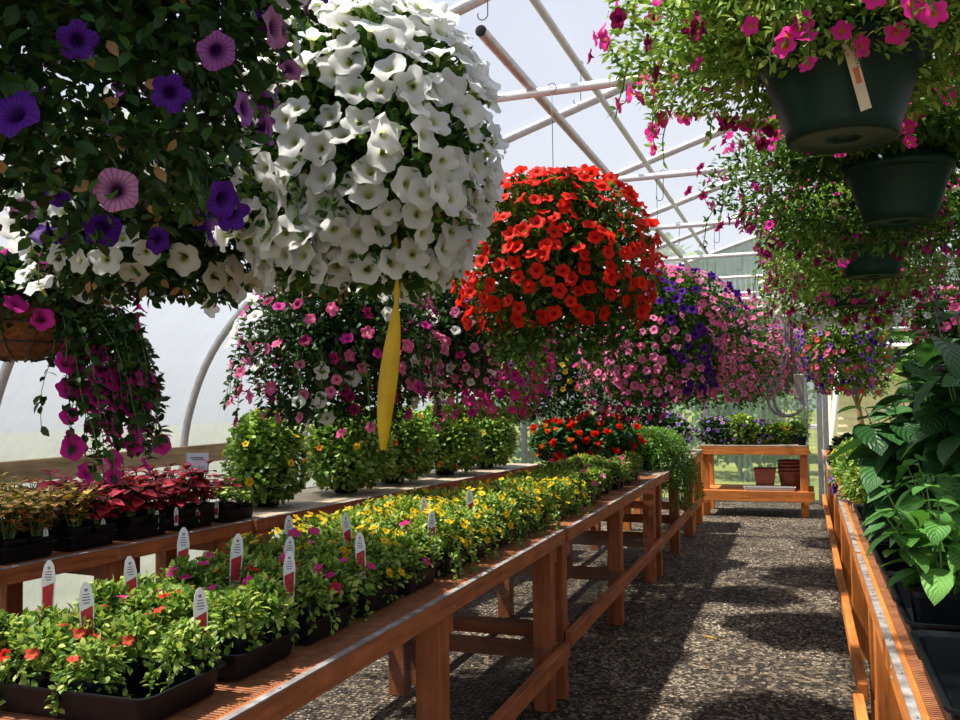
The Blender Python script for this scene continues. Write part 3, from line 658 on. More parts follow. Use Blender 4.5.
for i in range(18):
    y = 1.59 + i * .315
    if abs(y - 4.14) < .12: y += .0
    if i < 9:
        for (tx, nm) in ((-1.49, 'aisle'),):
            tray(tx, y, DZ, 0, 'black plastic tray of potted annuals on the front bench, %s tray from the near end' % ORD[i], 'black trays on the front bench')
        tray(-1.915, y, DZ, PI / 2, 'black plastic tray at the back edge of the front bench, %s from the near end' % ORD[i], 'black trays on the front bench') if 0 else None
    for jy in (0, 1):
        for jx in range(4):
            if i >= 9 and (jx % 2 or jy): 
                if rnd.random() < .6: continue
            px = (-1.295 - jx * .128) if jx < 4 else -1.93; py = y + (jy - .5) * .125
            if i == 0 and jy == 0 and jx == 0: continue
            if i >= 9: px += .03 + rnd.uniform(-.01, .01)
            if i == 0 and jx == 0 and jy == 1: py += .01
            if i < 1: kd = 'red' if jx > 0 else 'green'
            elif i < 3: kd = 'red' if rnd.random() < .3 else ('orange' if rnd.random() < .4 else 'green')
            elif i < 4: kd = rnd.choice(['orange', 'mixed', 'green', 'yellow'])
            elif i < 11: kd = 'yellow' if not (jx == 0 and i < 5) else 'mixed'
            elif i < 14: kd = rnd.choice(['orange', 'mixed', 'green', 'yellow'])
            else: kd = rnd.choice(['mixed', 'orange', 'green'])
            zz = DZ + (.0045 if i < 9 and jx < 4 else .002)
            if 3.9 < py < 4.4 and jx == 0 and i < 12: kd = 'yellow'
            lab = '%s pot from the aisle in row %s of the front bench, small plant with %s' % (ORD[jx], ORD[i] if 0 else 'ROW', KN[kd])
            lab = 'front bench, %s row, %s side, %s pot from aisle, %s' % (ORD[i], 'near' if jy == 0 else 'far', ORD[jx], KN[kd])
            sc = .90 if not (i == 0 and jx < 2) else .8
            place(kd, rnd.randrange(3), px, py, zz, rnd.uniform(0, 6.28) if kd == 'z' else rnd.choice([0, PI / 2, PI, -PI / 2]) + rnd.uniform(-.08, .08), sc, lab, 'potted plant', 'potted annuals on the front bench')
# plant tags
def tag_meshes():
    a = Soup(); pts = [(-.010, 0), (.010, 0), (.0125, .075), (.009, .098), (.003, .108), (-.003, .108), (-.009, .098), (-.0125, .075)]
    V = [(x, y_, z) for y_ in (-.0005, .0005) for x, z in pts]; n = 8
    a.add(V, [[tuple(range(n))], [tuple(range(2 * n - 1, n - 1, -1))], [(i, (i + 1) % n, n + (i + 1) % n, n + i) for i in range(n)]])
    b = Soup(); b.add([(-.0085, -.001, .016), (.0085, -.001, .016), (.0100, -.001, .066), (-.0100, -.001, .058)], [[(0, 1, 2, 3)]])
    b.add([(-.0085, .001, .016), (.0085, .001, .016), (.0100, .001, .066), (-.0100, .001, .058)], [[(0, 3, 2, 1)]])
    c = Soup(); c.lathe([(.0028, 0), (.001, .0002)], 10); c.V[-1] = c.V[-1][:, [0, 2, 1]] * np.array([1, -1, 1]) + np.array([0, -.0009, .094])
    for z, w_ in ((.086, .010), (.081, .012), (.076, .013), (.071, .010)): c.bx(-w_ / 2, w_ / 2, -.0011, -.0008, z, z + .0014)
    return a.mesh('tag_stake', WHITEP, False), b.mesh('red_print', TAGRED, False), c.mesh('small_print', INK, False)
TG = tag_meshes()
def plant_tag(x, y, z, sc, label, lean=0):
    root = thing('plant_tag', label, 'plant tag', (x, y, z), 0, 'plant tags on the front bench' if x > -2.3 else 'plant tags on the rear bench')
    root.rotation_euler = (rnd.uniform(-.15, .05), lean, math.radians(38) + rnd.uniform(-.25, .25)); root.scale = (sc,) * 3
    for nm, me in zip(('stake', 'red_print', 'small_print'), TG): o = bpy.data.objects.new(nm, me); C.objects.link(o); o.parent = root
TP = [(-1.275, 1.70, .965, 1.0, 'white plant tag with red print in the near corner pot'), (-1.30, 2.10, .98, 1.0, 'white tag with red block in the aisle pot of the second tray'),
      (-1.27, 2.46, .98, 1.0, 'white tag with orange-red print above the third tray'), (-1.26, 2.98, .98, 1.0, 'red printed tag beside a magenta flower'),
      (-1.52, 1.62, .98, 1.0, 'tag standing between coral flowers in the nearest tray'), (-1.62, 1.88, .99, 1.0, 'tag half hidden in leaves left of the nearest corner pot'),
      (-1.50, 2.14, 1.0, 1.1, 'tall white and red tag in the middle of the second tray'), (-1.42, 2.28, .99, 1.0, 'tag tucked among leaves behind the second aisle tag'),
      (-1.72, 2.2, 1.0, 1.1, 'white tag before the pale gap under the rear bench'), (-1.62, 2.62, 1.0, 1.0, 'tag beside the small orange blooms'),
      (-1.45, 2.72, 1.0, 1.0, 'tag in the fourth tray, left of the yellow flowers'), (-1.60, 1.44, .98, 1.0, 'blank backed tag low at the left picture edge'),
      (-1.40, 3.25, 1.0, 1.0, 'white tag rising from the nearest yellow flowers'), (-1.32, 3.55, 1.0, 1.0, 'grey-shaded tag among yellow flowers over a black pot'),
      (-1.74, 1.72, 1.0, 1.0, 'tag behind the coral flowers at the bench back')]
for x, y, z, sc, lb in TP: plant_tag(x, y, z - .018, sc * 1.28, lb, rnd.uniform(-.1, .1))

# rear bench: coleus in trays
def leafy(root, n_st, h, sp, leafT, ls, lmat, seed, pairs=5, dz=.09, smin=.6, el0=-.1, el1=.35):
    r = np.random.default_rng(seed); S = Soup()
    for k in range(n_st):
        a = r.uniform(0, 2 * PI); q = sp * math.sqrt(r.random()); hh = h * r.uniform(.7, 1.05)
        top = np.array([q * math.cos(a), q * math.sin(a), hh]); b = top * np.array([.25, .25, 0]); mid = (top + b) / 2 + np.array([0, 0, .02])
        pts = np.array([b, mid, top]); S.tube(pts, [.004, .003, .002], 5, 1, False)
        for j in range(pairs):
            f = (j + 1) / pairs; P0 = b * (1 - f) ** 2 + 2 * f * (1 - f) * mid + f * f * top; ang = a + j * PI / 2 + r.uniform(-.3, .3)
            for s_ in (0, PI):
                t = ang + s_; el = r.uniform(el0, el1) + (.45 if f > .95 else 0); y = np.array([[math.cos(t) * math.cos(el), math.sin(t) * math.cos(el), math.sin(el)]])
                L = ls * (r.uniform(.8, 1.1)) * (1 if f < .9 else smin)
                S.inst(leafT, frames(y, np.array([[0, 0, 1.]]) + r.normal(size=(1, 3)) * .2), P0[None], [L])
    o = S.build('foliage', [lmat, STEM], root, True); o.location.z = dz; return o
def leafy_proto(kind, var, **kw):
    root = link_empty('potted_plant', (0, 0, 0)); pot_sq(root, .055, .09); leafy(root, seed=400 + var * 13 + len(kind), **kw); PROTOS[(kind, var)] = [root, False]
for v_ in range(3):
    leafy_proto('coleus_red', v_, n_st=7, h=.17, sp=.07, leafT=LEAFC, ls=.08, lmat=G_RED, pairs=4)
    leafy_proto('coleus_chartreuse', v_, n_st=16, h=.12, sp=.09, leafT=LEAFC, ls=.042, lmat=G_CHAR, pairs=6)
    leafy_proto('coleus_rust', v_, n_st=14, h=.18, sp=.09, leafT=LEAFC, ls=.05, lmat=G_ORG, pairs=5)
    leafy_proto('purple', v_, n_st=7, h=.12, sp=.08, leafT=LEAFC, ls=.05, lmat=G_PURP, pairs=4)
    leafy_proto('lime', v_, n_st=9, h=.08, sp=.07, leafT=LEAFC, ls=.045, lmat=G_LIME, pairs=3)
KB = {'coleus_red': 'crimson coleus', 'coleus_chartreuse': 'yellow-green coleus', 'coleus_rust': 'rust and gold coleus', 'purple': 'dusky purple foliage plant', 'lime': 'light green leafy plant'}
for i in range(9):
    y = 1.62 + i * .325
    x0, y0 = B2(.33, y); tray(x0, y0, DZ - .002, A2, 'black tray on the rear bench, %s tray from the near end' % ORD[i], 'black trays on the rear bench')
    for jx in range(4):
        for jy in (0, 1):
            if i == 8 and jx > 1: continue
            d = .13 + jx * .13; px, py = B2(d, y + (jy - .5) * .13)
            kd = 'lime' if i == 1 and jx < 2 else 'purple' if i < 2 else 'coleus_chartreuse' if i in (2, 3) else 'coleus_rust' if i in (4, 5) and not (i == 5 and jy) else 'coleus_red' if i < 8 else 'lime'
            if i == 8 and jx == 1: kd = 'coleus_red'
            place(kd, rnd.randrange(3), px, py, DZ + .003, rnd.uniform(0, .3) + A2, rnd.uniform(.95, 1.1) if i < 8 else .9,
                  '%s in %s row back, %s side of %s tray on rear bench' % (KB[kd], ORD[jx], 'near' if jy == 0 else 'far', ORD[i]), 'potted plant', 'foliage plants on the rear bench')
for i, (d, y) in enumerate(((.085, 2.25), (.08, 2.62), (.085, 3.0), (.08, 3.3), (.08, 3.62), (.08, 3.75), (.08, 3.9), (.09, 4.05))):
    x0, y0 = B2(d, y); plant_tag(x0, y0, .885, .85, ['small tag at the front of the rear bench by yellow-green coleus', 'second small tag along the rear bench', 'tag below the rust and gold coleus', 'tag where rust coleus meets crimson coleus',
               'white tag against the crimson coleus', 'red printed tag under the brightest crimson leaves', 'pale tag at the far crimson coleus pots', 'last tag before the light green plant on the rear bench'][i], 0)
# price card
x0, y0 = B2(.50, 4.35)
root = thing('price_card', 'pale lilac price card on a stake behind the crimson coleus', 'sign', (x0, y0, .86)); root.rotation_euler = (0, 0, math.radians(33))
S = Soup(); S.bx(-.006, .006, -.004, .004, 0, .25); S.build('stake', WHITEP, root)
S = Soup(); S.bx(-.062, .062, -.002, .002, .22, .345); S.build('card', SIGN, root)
S = Soup()
S.bx(-.04, .03, -.0035, -.0025, .315, .321); S.bx(-.03, .04, -.0035, -.0025, .305, .309); S.build('printed_lines', INK, root)
def text(body, size, loc, rot, mat, parent, name='lettering'):
    cu = bpy.data.curves.new(name, 'FONT'); cu.body = body; cu.size = size; cu.align_x = 'CENTER'; cu.extrude = .0002; cu.materials.append(mat)
    o = bpy.data.objects.new(name, cu); C.objects.link(o); o.location = loc
    dg = bpy.context.evaluated_depsgraph_get(); me = bpy.data.meshes.new_from_object(o.evaluated_get(dg)); bpy.data.objects.remove(o)
    o = bpy.data.objects.new(name, me); C.objects.link(o); o.location = loc; o.rotation_euler = rot; o.parent = parent; return o
text("1 ' 5/1", .035, (0, -.003, .245), (PI / 2, 0, 0), INK, root)

# leafy vines on the rear bench
for i, (d, y, h, R, extra) in enumerate(((.35, 4.78, .50, .24, P_YEL), (.33, 5.62, .53, .30, P_YEL), (.38, 6.35, .50, .30, P_ORG), (.35, 7.15, .52, .32, P_YEL), (.35, 7.95, .45, .30, P_YEL))):
    x0, y0 = B2(d, y)
    lb = ['round vine with yellow and orange flowers nearest on the rear bench', 'broad vine with yellow flowers beside the first one, in front of a hoop', 'vine with orange flowers behind the yellow ribbon tip',
          'large pale green vine behind the magenta petunias', 'last leafy vine on the rear bench'][i]
    root = basket(lb, x0, y0, .862 + .20, R, h * .75, .17, kc(extra, 3, .028) + kc(P_ORG, 1, .026), 16, 1700, LEAFR, .042, G_BUSH, 30 + i, potmat=BLACKP, potr=.12, poth=.20, hang=False,
                  name='potted_vine', cat='potted plant', group='leafy flowering vines on the rear bench', inner=.6, tlo=-.9)
# ============================================================ HANGING BASKETS
W_ = kp(P_WHITE, 1, .050)
basket('huge ball of white petunias hanging over the front bench, yellow ribbon below', -1.16, 2.29, 2.14, .355, .45, .34, W_, 430, 3400, LEAF, .042, G_PET, 3, dry=60, strands=12, slen=.25, zpipe=2.60, inner=.5)
basket('purple and lilac petunias hanging closest to the camera, upper left', -1.12, 1.17, 2.46, .40, .30, .66, kp(P_PURP, 2, .036) + kp(P_VIOL, 2.4, .031) + kp(P_MAUVE, .9, .033) + kp(P_WHITE, .6, .036), 130, 5200, LEAF, .036, G_DARK, 8, dry=90, strands=26, slen=.22, zpipe=2.93, inner=.4, thi=.25, tlo=-1.)
basket('white petunias hanging low between the purple basket and the coir basket', -1.86, 2.22, 2.08, .38, .24, .26, kp(P_WHITE, 1, .046), 130, 2600, LEAF, .042, G_DARK, 5, dry=50, strands=14, slen=.22, zpipe=2.93)
basket('magenta petunias trailing from a coir-lined wire basket at the left edge', -2.68, 2.52, 1.86, .34, .16, .30, kp(P_MAG, 1, .042), 50, 1300, LEAF, .048, G_DARK, 12, coco=True, potr=.23, poth=.20, strands=80, slen=.60, zpipe=2.93, tlo=-.3, tmin=-.35, tr=(-.45, 1.4), sfl=.42)
basket('red petunias in a round hanging ball above the middle bench', -1.06, 4.00, 2.10, .425, .40, .44, kp(P_RED, 1, .038), 380, 4200, LEAF, .038, G_PET, 21, tlo=-.62, inner=.5)
basket('mixed pink, white and wine petunias trailing below the white ball', -2.20, 4.02, 1.83, .47, .28, .46, kp(P_PINK, 2, .034) + kp(P_MAG, 1.2, .034) + kp(P_WHITE, 1, .04) + kp(P_WINE, .8, .034) + kp(P_ROSE, 1, .034), 200, 3200, LEAF, .040, G_DARK, 14, strands=36, slen=.42, sfl=.3)
basket('magenta and lilac petunias in front of a coir basket, above the vines', -2.04, 5.85, 1.86, .46, .30, .54, kp(P_MAG, 2, .038) + kp(P_HOT, 2, .038) + kp(P_LAVW, .8, .03) + kp(P_ROSE, .5, .036), 300, 2600, LEAF, .04, G_BUSH, 17, strands=16, slen=.35, potr=.2, poth=.18)
basket('hot pink and white mix hanging between the white and red balls', -1.98, 4.95, 1.92, .36, .3, .38, kp(P_PINK, 1.5, .03) + kp(P_WHITE, .6, .034) + kp(P_MAG, 1, .032) + kp(P_ROSE, 1, .03), 150, 2000, LEAF, .04, G_DARK, 44, strands=6, slen=.3, zpipe=2.93)
basket('yellow and pale lilac flowers hanging left of the pink row', -2.08, 7.65, 1.72, .40, .30, .42, kc(P_YEL, 2, .026) + kp(P_LAVW, 2, .032), 170, 2200, LEAF, .04, G_DARK, 19, strands=8, slen=.3, tlo=-.45)
basket('rose flowers in a dim basket below the red ball', -1.22, 6.80, 1.70, .36, .28, .42, kc(P_HOT, 1, .027) + kc(P_ROSE, 2, .027), 150, 2200, LEAF, .035, G_DARK, 23, strands=6, slen=.25)
basket('pink and deep purple petunias right behind the red ball', -.86, 5.86, 1.94, .47, .36, .48, kp(P_PINK, 3, .030) + kp(P_PURP, 1.2, .034) + kp(P_ROSE, 1, .03), 480, 3800, LEAF, .035, G_PET, 25, tlo=-.9, strands=14, slen=.3, sfl=.3)
basket('solid light pink petunias, third in the row behind the red ball', -.66, 7.68, 1.88, .52, .42, .50, kp(P_PINK, 4, .030) + kp(P_ROSE, 1, .03), 420, 2600, LEAF, .035, G_PET, 27, tlo=-.85)
basket('pink and violet petunias, last in the row behind the red ball', -.42, 9.5, 1.86, .46, .30, .40, kp(P_PINK, 3, .032) + kp(P_LAV, 1.4, .032) + kp(P_ROSE, 1, .032), 280, 1800, LEAF, .035, G_PET, 29, tlo=-.85)
basket('small rose petunia basket far off behind the conduit', .02, 11.3, 1.98, .36, .26, .34, kp(P_ROSE, 3, .032) + kp(P_PINK, 1, .032), 130, 1000, LEAF, .035, G_PET, 33, tlo=-.85)
HK = kc(P_HOT, 3, .022)
basket('hot pink million bells in the nearest dark green pot, upper right', .09, 1.95, 2.20, .45, .26, .09, HK + kc(P_WINE, .8, .022), 190, 8500, LEAFN, .026, G_BUSH, 35, potr=.165, poth=.185, tlo=-1, inner=.35, strands=36, slen=.14, sfl=.35)
basket('wine and pink million bells in the second green pot of the right row', .28, 2.88, 2.17, .48, .22, .24, kc(P_WINE, 3, .021) + kc(P_MAG, 1.5, .021) + kc(P_HOT, 1, .02), 210, 8500, LEAFN, .027, G_PET, 37, potr=.15, poth=.17, tlo=-1, inner=.4, strands=34, slen=.26, sfl=.35, gap=1.15, tr=(-.1, PI + .35))
basket('wine and pink blooms over the third green pot of the right row', .27, 3.85, 2.13, .46, .2, .24, kc(P_MAG, 2, .021) + kc(P_WINE, 1, .021) + kc(P_HOT, 1, .021), 190, 5000, LEAFN, .03, G_BUSH, 39, potr=.15, poth=.17, tlo=-1, inner=.4, strands=24, slen=.26, gap=1.15, tr=(-.1, PI + .35))
basket('pale blooms above the fourth green pot of the right row', .25, 4.9, 2.12, .40, .22, .22, kc(P_WINE, 2, .021) + kc(P_WHITE, 1, .022), 110, 3000, LEAFN, .03, G_PET, 41, potr=.15, poth=.18, tlo=-1, inner=.4, strands=16, slen=.25, gap=1.15, tr=(-.1, PI + .35))
basket('white petunias hanging behind the four green pots', .27, 6.0, 2.16, .46, .2, .24, kp(P_WHITE, 3, .034) + kp(P_WINE, 1, .03), 190, 2300, LEAF, .035, G_LIME, 43, potr=.15, poth=.18, tlo=-1)
basket('violet, red and pink blooms in the lowest far basket of the right row', .33, 7.68, 1.98, .34, .16, .48, kp(P_LAV, 3, .026) + kp(P_PURP, 1.6, .026) + kp(P_CORAL, .8, .026) + kp(P_ROSE, 1.2, .026), 330, 2600, LEAF, .035, G_BUSH, 45, potr=.15, poth=.18, tlo=-1)
basket('bright rose petunias hanging at the right picture edge', .92, 6.35, 1.94, .28, .2, .2, kp(P_ROSE, 2, .036) + kp(P_PINK, 2, .036) + kp(P_LAVW, .6, .03), 100, 1100, LEAF, .035, G_PET, 47, potr=.12, poth=.14)
# cream tag on the nearest pot
root = thing('pot_label', 'cream strip label hanging down the nearest dark green pot', 'label', (.085, 1.74, 2.175)); root.rotation_euler = (math.radians(20), math.radians(-17), math.radians(5))
S = Soup(); S.bx(-.010, .010, -.0006, .0006, -.165, 0); S.build('strip', CREAM, root)
text('1.22 CHANT', .0125, (.004, -.0012, -.055), (PI / 2, PI / 2, 0), INK, root)
S = Soup(); S.bx(-.004, .006, -.0012, -.0007, -.115, -.085); S.build('faded_print', PRINTR, root)
# yellow ribbon
S = Soup(); V = []; n = 34
for i in range(n):
    t = i / (n - 1); z = -.67 * t; tw = 3.5 * max(0, .42 - t) + .25; wd = .004 + .021 * math.sin(PI * min(1, max(0, (t - .42) / .60))) ** .8 if t > .42 else .008 * abs(math.cos(t * 14)) + .004
    cx = .025 * math.sin(t * 4 + .5) + .012 * t; dx, dy = math.cos(tw), math.sin(tw) * .6
    for sgn in (-1, 1):
        for e in (-.0006, .0006): V.append((cx + sgn * wd * dx - e * dy, sgn * wd * dy + e * dx, z))
i = np.arange(n - 1)[:, None] * 4; q = np.array([[0, 2, 6, 4], [3, 1, 5, 7], [1, 0, 4, 5], [2, 3, 7, 6]]); F = (i[:, :, None] + q[None]).reshape(-1, 4)
S.add(V, [F]); o = S.build('ribbon', YEL, None, True); o.location = (-1.02, 2.13, 2.04); o.rotation_euler = (0, 0, .35); tag(o, 'twisted yellow ribbon dangling below the white petunia ball', 'ribbon')

# S-hooks hanging from the ties and their long wire
def s_hook(x, y, z, L, label):
    S = Soup(); pts = [(.018 * math.cos(t), 0, .018 * math.sin(t)) for t in np.linspace(PI * 1.1, -PI * .3, 9)]
    pts += [(.006, 0, -.03), (.002, 0, -L * .5), (0, 0, -L)] + [(-.022 + .022 * math.cos(t), 0, -L - .022 * math.sin(t)) for t in np.linspace(.2, PI * 1.15, 9)]
    S.tube(pts, .0024, 6); o = S.build('s_hook', WIRE, None, True); o.location = (x, y, z); tag(o, label, 'hook', 'bare hooks under the roof pipes')
s_hook(-1.17, 3.42, 3.49, .42, 'long wire hook hanging over the open end of the roof pipe')
s_hook(-.72, 4.03, 2.95, .10, 'wire hook on the nearest cross pipe, above the red ball')
s_hook(-.82, 5.86, 2.95, .16, 'wire hook on the second cross pipe')
s_hook(-1.2, 5.2, 3.49, .22, 'wire hook hanging from the high roof pipe behind the first cross pipe')
s_hook(-.62, 7.69, 2.95, .16, 'wire hook on the third cross pipe')
s_hook(-.95, 7.69, 2.95, .16, 'second wire hook on the third cross pipe')
s_hook(-.55, 9.52, 2.95, .16, 'wire hook on the fourth cross pipe')
s_hook(-.9, 9.52, 2.95, .16, 'farthest visible wire hook on the fourth cross pipe')

# conduit with junction box and looped cable
root = thing('electrical_conduit', 'grey conduit with junction box and looped cable hanging from a roof pipe', 'conduit', (-.115, 7.60, 0))
S = Soup(); S.tube([(0, 0, 2.93), (0, 0, 1.50)], .015, 10); S.tube([(.04, 0, 2.93), (.043, 0, 1.58)], .014, 10); S.build('conduit_pipe', GALV, root, True)
S = Soup(); S.box((.085, -.01, 1.56), (.075, .06, .20)); S.build('junction_box', BOXM, root, bevel=.008)
S = Soup(); S.box((.018, -.02, 2.20), (.08, .045, .08)); S.build('clamp', GALV, root, bevel=.006)
for dx in (0, .045):
    S = Soup(); S.tube(smooth_curve([(-.012 + dx * .4, -.028, 2.14), (-.012 + dx * .5, -.03, 1.90), (-.03 + dx * .6, -.03, 1.76), (-.10 + dx, -.03, 1.63), (-.15 + dx, -.03, 1.50), (-.13 + dx, -.03, 1.39), (-.04 + dx * .5, -.03, 1.33), (.07, -.03 - dx * .4, 1.35), (.105 + dx * .2, -.03, 1.42), (.09 + dx * .3, -.02, 1.47)], 5), .012, 8)
    S.build('cable_loop', GALV, root, True)

# ============================================================ FAR PLANTS
basket('pot of scarlet begonias at the back of the front bench, left clump', -1.92, 7.30, 1.10, .20, .16, .10, [('dbl', DBL, P_RED, 3, .052), ('dbl', DBL, P_ORG, .6, .045)], 34, 420, LEAFR, .06, G_BIG, 61, potmat=GREYP, potr=.13, poth=.235, hang=False, name='potted_begonia', cat='potted plant')
basket('scarlet begonias in a grey pot next to the feathery trailing plant', -1.62, 7.55, 1.08, .29, .24, .10, [('dbl', DBL, P_RED, 3, .052), ('dbl', DBL, P_CORAL, 1, .05)], 56, 520, LEAFR, .065, G_BIG, 62, potmat=GREYP, potr=.15, poth=.22, hang=False, name='potted_begonia', cat='potted plant')
basket('feathery green plant trailing from the front bench down to its lower rail', -1.36, 8.15, 1.05, .34, .16, .42, [], 0, 3600, LEAFN, .034, G_FERN, 63, potmat=BLACKP, potr=.14, poth=.19, hang=False, name='trailing_plant', cat='potted plant', strands=80, slen=.55, inner=.4, tr=(-1.2, .9))
basket('second feathery trailing plant just behind the first', -1.45, 9.25, 1.03, .28, .14, .22, [], 0, 1600, LEAFN, .034, G_FERN, 64, potmat=BLACKP, potr=.13, poth=.17, hang=False, name='trailing_plant', cat='potted plant', strands=8, slen=.2)
E0 = .876
basket('bowl of small violet petunias at the left of the end bench', -1.62, 11.3, 1.06, .40, .24, .16, kp(P_LAV, 2, .028) + kp(P_LAVW, 1, .028), 70, 1300, LEAF, .04, G_DARK, 71, potmat=BLACKP, potr=.16, poth=.18, hang=False, name='flower_bowl', cat='potted plant') if 0 else None
for i, (x, y, R, U, lm, kk, nf, lb) in enumerate(((-1.05, 11.95, .24, .20, G_DARK, kp(P_LAV, 2, .028) + kp(P_LAVW, 1, .028), 40, 'violet petunias in a pot at the left end of the end bench'),
        (-.75, 11.9, .20, .24, G_LIME, kp(P_LAV, 1, .028), 10, 'lime leaved plant on the end bench beside the violet petunias'),
        (-.50, 11.95, .20, .16, G_LIME, kp(P_LAVW, 1, .03) + kp(P_PURP, 1, .03), 24, 'lilac and purple petunias in the middle of the end bench'),
        (-.26, 12.0, .14, .12, G_LIME, kc(P_ORG, 1, .03), 8, 'small orange-flowered plant on the end bench'),
        (-.10, 12.05, .12, .12, G_BIG, kc(P_RED, 1, .03), 4, 'little dark plant in a black pot near the right end of the end bench'))):
    basket(lb, x, y, E0 + .13, R, U, .12, kk, nf, 520, LEAFR, .045, lm, 80 + i, potmat=BLACKP, potr=.10, poth=.126, hang=False, name='potted_plant', cat='potted plant', group='plants on the end bench')
basket('violet-edged petunia mound on a stand left of the end bench', -1.55, 10.5, 1.05, .34, .24, .2, kp(P_LAV, 2, .028) + kp(P_LAVW, 1.4, .028), 80, 1200, LEAFR, .04, G_DARK, 91, potmat=BLACKP, potr=.15, poth=.18, hang=False, name='potted_petunia', cat='potted plant')
root = thing('plant_stand', 'low wooden stand between the front bench and the end bench', 'stand', (-1.95, 10.1, 0))
for x0 in (0, .71):
    for y0 in (0, .71): S = Soup(); S.bx(x0, x0 + .09, y0, y0 + .09, 0, .83); S.build('leg', OZ, root, bevel=.004)
S = Soup(); S.bx(-.02, .82, -.02, .82, .83, .865); S.build('top', PLY, root, bevel=.003)
for z in (.25, .74): 
    S = Soup(); S.bx(0, .8, -.022, .0, z, z + .08); S.bx(.8, .822, 0, .8, z, z + .08); S.build('rail', OX, root)
# taller sprig pot at the right end of the end bench, trailing
root = thing('potted_plant', 'wispy leafy stems in a black pot at the right end of the end bench', 'potted plant', (-.03, 11.72, E0)); pot_sq(root, .055, .10)
leafy(root, 12, .40, .16, LEAFN, .07, G_BUSH, 5, 8)
# planters and tray stored on the end bench shelf
def nest(x, y, z, r_, h, n, lb, sq=False):
    root = thing('empty_planter', lb, 'planter', (x, y, z), 0, 'planters stored under the end bench')
    for k in range(n):
        S = Soup(); o_ = k * .045
        if sq: S.rect([(-.03, o_), (0, o_ + h), (.006, o_ + h), (.006, o_ + h + .012), (-.004, o_ + h + .012), (-.03, o_ + .02)], r_, r_, .015)
        else: S.lathe([(.001, o_), (r_ * .78, o_), (r_, o_ + h), (r_ * 1.06, o_ + h), (r_ * 1.06, o_ + h + .02), (r_ * .97, o_ + h + .02), (r_ * .76, o_ + .02), (.001, o_ + .02)], 28)
        S.build('pot', TERRA, root, not sq)
nest(-.48, 11.95, .321, .13, .24, 1, 'tall dark red square planter under the end bench', True)
nest(-.17, 11.95, .321, .15, .20, 4, 'nested stack of brick red round planters under the end bench')
S = Soup(); S.rect([(-.01, 0), (0, .04), (.006, .045), (-.006, .045), (-.014, .006)], .30, .09, .01); o = S.build('plant_tray', WHITEP); o.location = (-.42, 11.68, .322); tag(o, 'white plastic tray on the lower shelf of the end bench', 'tray')
# a small wire hanger over the end bench
S = Soup()
for k in range(3): a = k * 2.1; S.tube([(0, 0, 0), (.10 * math.cos(a), .10 * math.sin(a), -.36)], .003, 5)
S.tube([(.1 * math.cos(a), .1 * math.sin(a), -.36) for a in np.linspace(0, 2 * PI, 17)], .003, 5); S.tube([(0, 0, 0), (0, 0, 1.5)], .002, 5)
o = S.build('empty_wire_hanger', WIRE, None, True); o.location = (-.95, 11.3, 1.45); tag(o, 'empty black wire basket hanger above the end bench', 'hanger')

# ============================================================ RIGHT BENCH PLANTS
def big_plant(x, y, h, sp, n_st, ls, lm, seed, label, pairs=6, hw=.075, ph=.13, spike=0, group=None, leafT=LEAFB, rz=0):
    root = thing('potted_leafy_plant', label, 'potted plant', (x, y, DZ), rz, group); pot_sq(root, hw, ph)
    leafy(root, n_st, h, sp, leafT, ls, lm, seed, pairs, ph - .01, .55, -.65, .15)
    r = np.random.default_rng(seed)
    for k in range(spike):
        S = Soup(); a = r.uniform(0, 6.28); q = sp * .6 * r.random(); bx_, by_ = q * math.cos(a), q * math.sin(a); S.tube([(bx_, by_, h * .6), (bx_, by_, h + .42)], .003, 5)
        for j in range(14):
            z = h + .04 + j * .027
            for t in range(6): aa = t * 1.05 + j; S.lathe([(.001, -.007), (.006, 0), (.001, .008)], 5, (bx_ + .011 * math.cos(aa), by_ + .011 * math.sin(aa), z))
        S.build('flower_spike', G_PURP, root, True)
    return root
RB = 'broad-leaved plants on the right bench'
BP = [(.66, 3.35, .78, .20, 6, .19, 'tallest broad-leaved plant at the right picture edge, ribbed dark leaves', 1), (.46, 3.60, .52, .18, 6, .18, 'broad ribbed-leaf plant leaning over the right bench edge', 1),
      (.74, 3.85, .84, .22, 6, .19, 'dark broad-leaved plant behind the edge plants, at the right picture edge', 1), (.52, 4.10, .56, .20, 6, .17, 'ribbed-leaf plant, third along the edge of the right bench', 0),
      (.76, 4.45, .84, .24, 6, .18, 'tall dark plant with a flower spike deep in the right bench', 1), (.72, 4.7, .60, .22, 6, .16, 'farthest broad-leaved plant on the edge of the right bench', 0),
      (1.0, 5.0, .70, .24, 6, .17, 'broad-leaved plant against the doorway light, right bench', 1), (.70, 2.80, .30, .14, 6, .15, 'low broad-leaved plant above the black trays, right bench', 0)]
for i, (x, y, h, sp_, n_, ls, lb, sk) in enumerate(BP): big_plant(x - .06, y, h, sp_ * 1.15, n_ + 2, ls, G_BIG, 200 + i, lb, 7 if h > .4 else 4, spike=sk, group=RB)
big_plant(.33, 2.64, .26, .15, 7, .10, G_MINT, 231, 'light green leafy plant nearest on the right bench', 4, group=RB)
big_plant(.42, 3.05, .30, .15, 7, .11, G_MINT, 232, 'second light green leafy plant beside the nearest one, right edge', 4, group=RB)
for i, (x, y) in enumerate(((.51, 2.06), (.51, 2.70), (.51, 3.34), (.51, 3.98), (.51, 4.62))):
    o = tray(x - .13, y, DZ - .001, PI / 2, 'black tray on the right bench, %s from the near end' % ORD[i], 'black trays on the right bench'); o.scale = (1.08, 1.15, 1.4)
